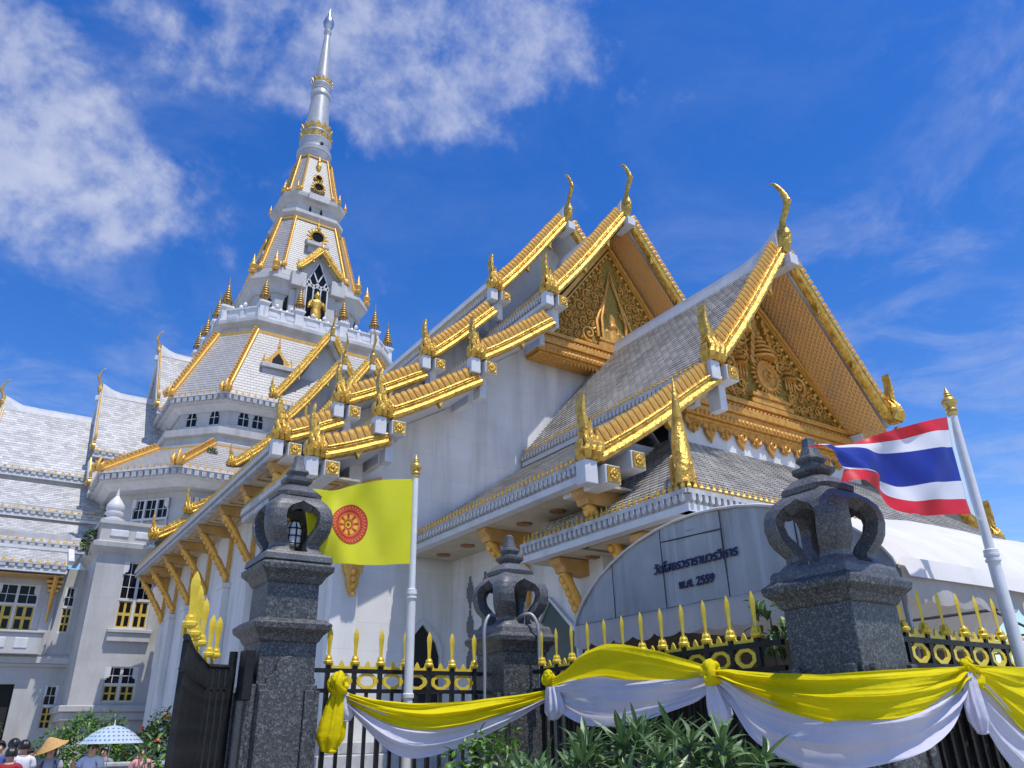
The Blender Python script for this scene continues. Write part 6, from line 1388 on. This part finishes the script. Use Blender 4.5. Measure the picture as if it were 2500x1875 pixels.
# ------------------------------------------------------------------ people
SKIN = material('skin', (.50, .29, .19), .5, 0, (.56, .34, .23), 6); HAIR = material('black_hair', (.012, .010, .009), .4); SHOE = material('dark_shoe', (.03, .03, .03), .6); LENS = material('sunglass_lens', (.008, .008, .01), .1)
def skin_mesh(name, V_, E_, R_, mat, parent, mw, sub=2):
    me = bpy.data.meshes.new(name); me.from_pydata(V_, E_, []); me.materials.append(mat); o = bpy.data.objects.new(name, me); link(o, parent, mw)
    md = o.modifiers.new('skin', 'SKIN'); md.use_smooth_shade = True
    for i, d in enumerate(me.skin_vertices[0].data): d.radius = R_[i] if isinstance(R_[i], tuple) else (R_[i], R_[i]); d.use_root = i == 0
    sb = o.modifiers.new('sub', 'SUBSURF'); sb.levels = sub; sb.render_levels = sub
    return o
def person(loc, yaw, H, label, shirt, trousers, arms=None, hair='short', turn=0.0, sleeve=.55, extra=None):
    r = thing('person', loc, label, 'person', 'visitors in the courtyard'); k = H / 1.70
    mw = Matrix.Translation(Vector(loc)) @ Matrix.Rotation(yaw, 4, 'Z') @ Matrix.Scale(k, 4)
    arms = arms or (((-.23, -.02, 1.13), (-.22, .07, .90)), ((.23, -.02, 1.13), (.22, .07, .90)))
    V_ = [(0, 0, .92), (0, 0, 1.10), (0, .01, 1.29), (0, 0, 1.42), (0, .01, 1.485), (0, .03, 1.545), (0, .02, 1.61), (0, .005, 1.665)]
    R_ = [(.145, .105), (.125, .095), (.15, .105), (.085, .07), .052, (.068, .075), (.076, .093), (.05, .06)]
    E_ = [(i, i + 1) for i in range(7)]; hands = []
    for sg, (el, wr) in zip((-1, 1), arms):
        b = len(V_); hdv = Vector(wr) + (Vector(wr) - Vector(el)).normalized() * .08
        V_ += [(sg * .17, 0, 1.395), el, wr, tuple(hdv)]; R_ += [(.058, .062), .041, .028, (.034, .022)]; E_ += [(3, b), (b, b + 1), (b + 1, b + 2), (b + 2, b + 3)]; hands.append((Vector(wr), hdv))
    for sg in (-1, 1):
        b = len(V_); V_ += [(sg * .09, 0, .84), (sg * .10, .015, .48), (sg * .10, -.02, .09), (sg * .11, .13, .045)]; R_ += [(.085, .09), .058, .04, (.04, .03)]; E_ += [(0, b), (b, b + 1), (b + 1, b + 2), (b + 2, b + 3)]
    skin_mesh('body', V_, E_, R_, SKIN, r, mw)
    a0 = Vector(arms[0][0]); a1 = Vector(arms[1][0]); S0, S1 = V(-.17, 0, 1.395), V(.17, 0, 1.395)
    tv = [(0, 0, .88), (0, 0, 1.10), (0, .01, 1.29), (0, 0, 1.415), tuple(S0), tuple(S0.lerp(a0, sleeve)), tuple(S1), tuple(S1.lerp(a1, sleeve))]
    skin_mesh('shirt', tv, [(0, 1), (1, 2), (2, 3), (3, 4), (4, 5), (3, 6), (6, 7)], [(.17, .13), (.15, .115), (.17, .125), (.10, .085), (.075, .075), (.066, .066), (.075, .075), (.066, .066)], shirt, r, mw)
    skin_mesh('trousers', [(0, 0, .90), (-.09, 0, .80), (-.10, .015, .48), (-.10, -.02, .12), (.09, 0, .80), (.10, .015, .48), (.10, -.02, .12)], [(0, 1), (1, 2), (2, 3), (0, 4), (4, 5), (5, 6)], [(.165, .125), (.10, .105), .08, .065, (.10, .105), .08, .065], trousers, r, mw)
    for sg in (-1, 1):
        s_ = MB(); s_.ball((sg * .105, .055, .045), .06, 7, (.85, 2.1, .75)); s_.build('shoe', SHOE, r, smooth=60, mw=mw)
    # fingers
    for wr, hv in hands:
        d = (hv - wr).normalized(); x = d.orthogonal().normalized(); f = MB()
        for i, l in enumerate((.065, .075, .07, .055)): o = x * ((i - 1.5) * .017); f.tube([hv + o - d * .02, hv + o + d * (l * .5), hv + o + d * l + d.cross(x) * .02], [.0095, .0085, .006], 5)
        f.tube([wr + d * .02 + x * .025, wr + d * .05 + x * .05, wr + d * .085 + x * .055], [.011, .010, .007], 5); f.build('fingers', SKIN, r, smooth=60, mw=mw)
    # head details turn with the head
    hm_ = mw @ Matrix.Translation(V(0, .02, 1.60)) @ Matrix.Rotation(turn, 4, 'Z')
    fc = MB(); fc.tube([V(0, .085, .03), V(0, .118, -.02), V(0, .095, -.032)], [.012, .019, .012], 6); fc.tube([V(-.025, .088, -.062), V(0, .098, -.062), V(.025, .088, -.062)], [.004, .009, .004], 5)
    for sg in (-1, 1): fc.ball((sg * .082, -.005, -.01), .03, 6, (.4, .8, 1.2))
    fc.build('face', SKIN, r, smooth=60, mw=hm_)
    ey = MB()
    for sg in (-1, 1): ey.ball((sg * .032, .088, .012), .0095, 5, (1.3, .6, .8)); ey.tube([V(sg * .018, .093, .034), V(sg * .05, .082, .036)], .005, 4)
    ey.build('eyes', HAIR, r, mw=hm_)
    hb_ = MB(); G_ = []
    for i in range(11):
        ph = i / 10; row = []
        for j in range(25):
            a = 2 * math.pi * j / 24; front = max(0, math.sin(a)); lim = lerp(1.95, .95, front ** .7) if hair != 'long' else lerp(2.3, .95, front ** .7)
            t = ph * lim; rr = .098 + .006 * math.sin(5 * a); row.append(V(math.sin(t) * math.cos(a) * rr * .93, math.sin(t) * math.sin(a) * rr * 1.12 - .005, math.cos(t) * rr * 1.08 + .015))
        G_.append(row)
    hb_.grid(G_); ho = hb_.build('hair', HAIR, r, smooth=180, mw=hm_); sd = ho.modifiers.new('solid', 'SOLIDIFY'); sd.thickness = .012
    if hair == 'long':
        lh = MB(); lh.loft([[V(math.cos(2 * math.pi * j / 12) * w, -.065 + math.sin(2 * math.pi * j / 12) * .045, z) for j in range(12)] for w, z in ((.085, .03), (.092, -.06), (.09, -.16), (.07, -.26), (.02, -.32))]); lh.build('long_hair', HAIR, r, smooth=60, mw=hm_)
    if extra: extra(r, mw, hm_)
    return r, mw
def cloth(name, c): return material(name, c, .8, 0, tuple(x * .85 for x in c), 4)
BLUEW = cloth('pale_blue_shirt', (.62, .66, .82)); WHT = cloth('white_tshirt', (.74, .74, .80)); REDS = cloth('dark_red_shirt', (.32, .015, .025)); NAVY = cloth('navy_trousers', (.03, .035, .06)); PINK = cloth('pink_blouse', (.72, .34, .36)); DARKC = cloth('black_top', (.03, .03, .035)); LAV = cloth('lavender_shirt', (.55, .58, .85)); GRY = cloth('grey_trousers', (.2, .2, .2))
ST_ = cloth('strap', (.06, .07, .16))
def shades(r, mw, hm_):
    g_ = MB()
    for sg in (-1, 1): g_.ball((sg * .034, .092, .012), .027, 7, (1.15, .45, .85))
    g_.tube([V(-.08, .0, .018), V(-.062, .08, .02), V(.062, .08, .02), V(.08, .0, .018)], .004, 5); g_.build('sunglasses', LENS, r, mw=hm_)
def strap(r, mw, hm_):
    s_ = MB(); s_.tube([V(-.15, .02, 1.41), V(-.08, -.13, 1.30), V(.10, -.145, 1.08), V(.17, -.10, .95)], .022, 5); s_.build('bag_strap', ST_, r, mw=mw)
FY = math.pi - YAW * 0          # facing the camera means looking towards -Y
man, mmw = person((2.12, 16.4, .06), math.radians(150), 1.56, 'man in pale blue shirt and sunglasses holding the dotted umbrella', BLUEW, NAVY, (((-.24, .02, 1.13), (-.20, .12, .92)), ((.25, .10, 1.16), (.20, .26, 1.32))), extra=shades)
STRAW = material('straw', (.50, .28, .09), .8, 0, (.60, .36, .13), 25, bump=.4, bscale=60)
def straw_hat(r, mw, hm_):
    h = MB(); h.lathe([(.29, -.005), (.285, .0), (.20, .045), (.11, .125), (.05, .175), (.005, .195), (.0051, .18), (.10, .11), (.2, .035), (.283, -.008)], (0, 0, 0), 28, caps=False)
    h.build('conical_hat', STRAW, r, smooth=60, mw=hm_ @ Matrix.Translation(V(0, -.02, .045)) @ Matrix.Rotation(math.radians(24), 4, 'Y') @ Matrix.Rotation(math.radians(-8), 4, 'X'))
    s_ = MB()
    for sg in (-1, 1): s_.tube([V(sg * .10, .10, 1.42), V(sg * .12, .14, 1.25), V(sg * .12, .12, 1.0)], .018, 5)
    s_.build('backpack_straps', ST_, r, mw=mw)
person((1.50, 16.7, .06), math.radians(175), 1.55, 'woman in a conical straw hat raising her hand to its brim', cloth('patterned_top', (.42, .42, .46)), NAVY, (((-.24, .02, 1.13), (-.20, .12, .92)), ((.30, .05, 1.22), (.27, .10, 1.47))), hair='long', extra=straw_hat)
person((1.08, 16.6, .06), math.radians(10), 1.60, 'person in white T-shirt with bag strap seen from behind', WHT, GRY, extra=strap)
person((.85, 15.6, .06), math.radians(-6), 1.50, 'person in dark red shirt seen from behind', REDS, NAVY)
person((.98, 17.6, .06), math.radians(20), 1.63, 'dark-haired person half hidden behind the white T-shirt', cloth('blue_jacket', (.06, .10, .34)), NAVY)
person((.78, 18.2, .06), math.radians(190), 1.60, 'person in white shirt at the left edge facing the camera', LAV, GRY)
person((1.32, 18.6, .06), math.radians(200), 1.45, 'person in green shirt behind the straw hat', cloth('green_shirt', (.02, .22, .13)), NAVY)
person((2.98, 16.6, .06), math.radians(165), 1.47, 'woman in a pink blouse behind the small upright plant', PINK, GRY, hair='long')
person((2.72, 19.2, .06), math.radians(140), 1.46, 'person in black and white stripes behind the umbrella', cloth('striped_top', (.28, .28, .29)), NAVY)
person((3.32, 19.0, .06), math.radians(230), 1.45, 'person in bright red shirt behind the umbrella', cloth('red_top', (.55, .01, .03)), NAVY)
# umbrella
um = thing('umbrella', (2.34, 16.25, .06), 'pale blue umbrella with rows of blue dots above the man in sunglasses', 'umbrella')
UC = V(2.36, 16.2, 1.60); UR, UH = .52, .29; UMAT = material('pale_umbrella_cloth', (.60, .72, .80), .5, 0, (.66, .77, .83), 4, trans=.4); UDOT = material('blue_dot_print', (.03, .20, .50), .5, trans=.3)
def upos(r, a, lift=0):
    sc = 1 - .055 * (1 - abs(math.cos(4 * a))) * r; rr = UR * r * sc; return UC + V(rr * math.cos(a), rr * math.sin(a), UH * (1 - r ** 1.9) + lift)
c = MB(); c.grid([[upos(i / 12, 2 * math.pi * j / 64) for j in range(65)] for i in range(13)]); c.build('canopy', UMAT, um, smooth=180)
d = MB()
for rr, n in ((.42, 16), (.60, 24), (.76, 32), (.90, 40)):
    for j in range(n):
        a = 2 * math.pi * (j + .5) / n; p = upos(rr, a, .004); e1 = (upos(rr + .02, a, .004) - p).normalized(); e2 = V(-math.sin(a), math.cos(a), 0); s_ = .019
        d.add([p + e1 * (s_ * math.cos(t)) + e2 * (s_ * math.sin(t)) for t in [q * math.pi / 3 for q in range(6)]], [(0, 1, 2, 3, 4, 5)])
stuff(d.build('dot_print', UDOT, um))
for j in range(8):
    a = math.pi * j / 4; q = MB(); q.tube([upos(i / 5, a, -.006) for i in range(6)], .005, 4); q.build('rib', STEEL, um)
q = MB(); q.tube([UC + V(0, 0, UH), UC + V(0, 0, UH + .09)], [.012, .006], 6); q.build('ferrule', LAMP, um)
q = MB(); q.tube([UC + V(0, 0, UH), V(2.33, 16.15, 1.22)], .008, 6); q.build('shaft', STEEL, um)
# low stone kerb wall behind the people
kb = MB(); kb.box(2.6, 5.2, 18.0, 18.3, 0, 1.18); kb.box(2.55, 5.25, 17.94, 18.36, 1.18, 1.26)
tag(kb.build('planter_wall', GREYT, None, bevel=.02), 'low grey stone planter wall below the flowering bush', 'wall')
dbush = thing('doorway_shrub', (1.5, 51.2, 0), 'tall green shrub before the dark doorway of the side wing', 'shrub')
shrub(dbush, (1.2, 51.2, 1.6), (.8, .6, 1.7), 1600, [leaf_mesh('leaf', .2, .05, .3, .4, [LEAF2], rib=False, seg=3)], [LEAF2], 8, 31)
# black sheets added as the tent's shade behind the right fence panels
TENT_SHADE = material('black_tent_shade', (.012, .013, .014), .9)
for (a, b, lab) in (((6.40, 8.3), (6.40, 5.0), 'black sheet standing in for tent shade behind the fence below the tent panel'), ((7.2, 4.40), (12.5, 4.40), 'black sheet standing in for tent shade behind the fence right of the nearest pillar')):
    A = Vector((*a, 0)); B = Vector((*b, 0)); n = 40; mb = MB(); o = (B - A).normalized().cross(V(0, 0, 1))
    mb.grid([[A.lerp(B, i / n) + o * (.02 * math.sin(i * 1.7) + .01 * math.sin(i * .6 + z)) + V(0, 0, z) for z in (.05, .6, 1.2, 1.7, 2.02)] for i in range(n + 1)]); tag(mb.build('tent_shade_sheet', TENT_SHADE, None, smooth=180), lab, 'dark sheet', 'added shade sheets')
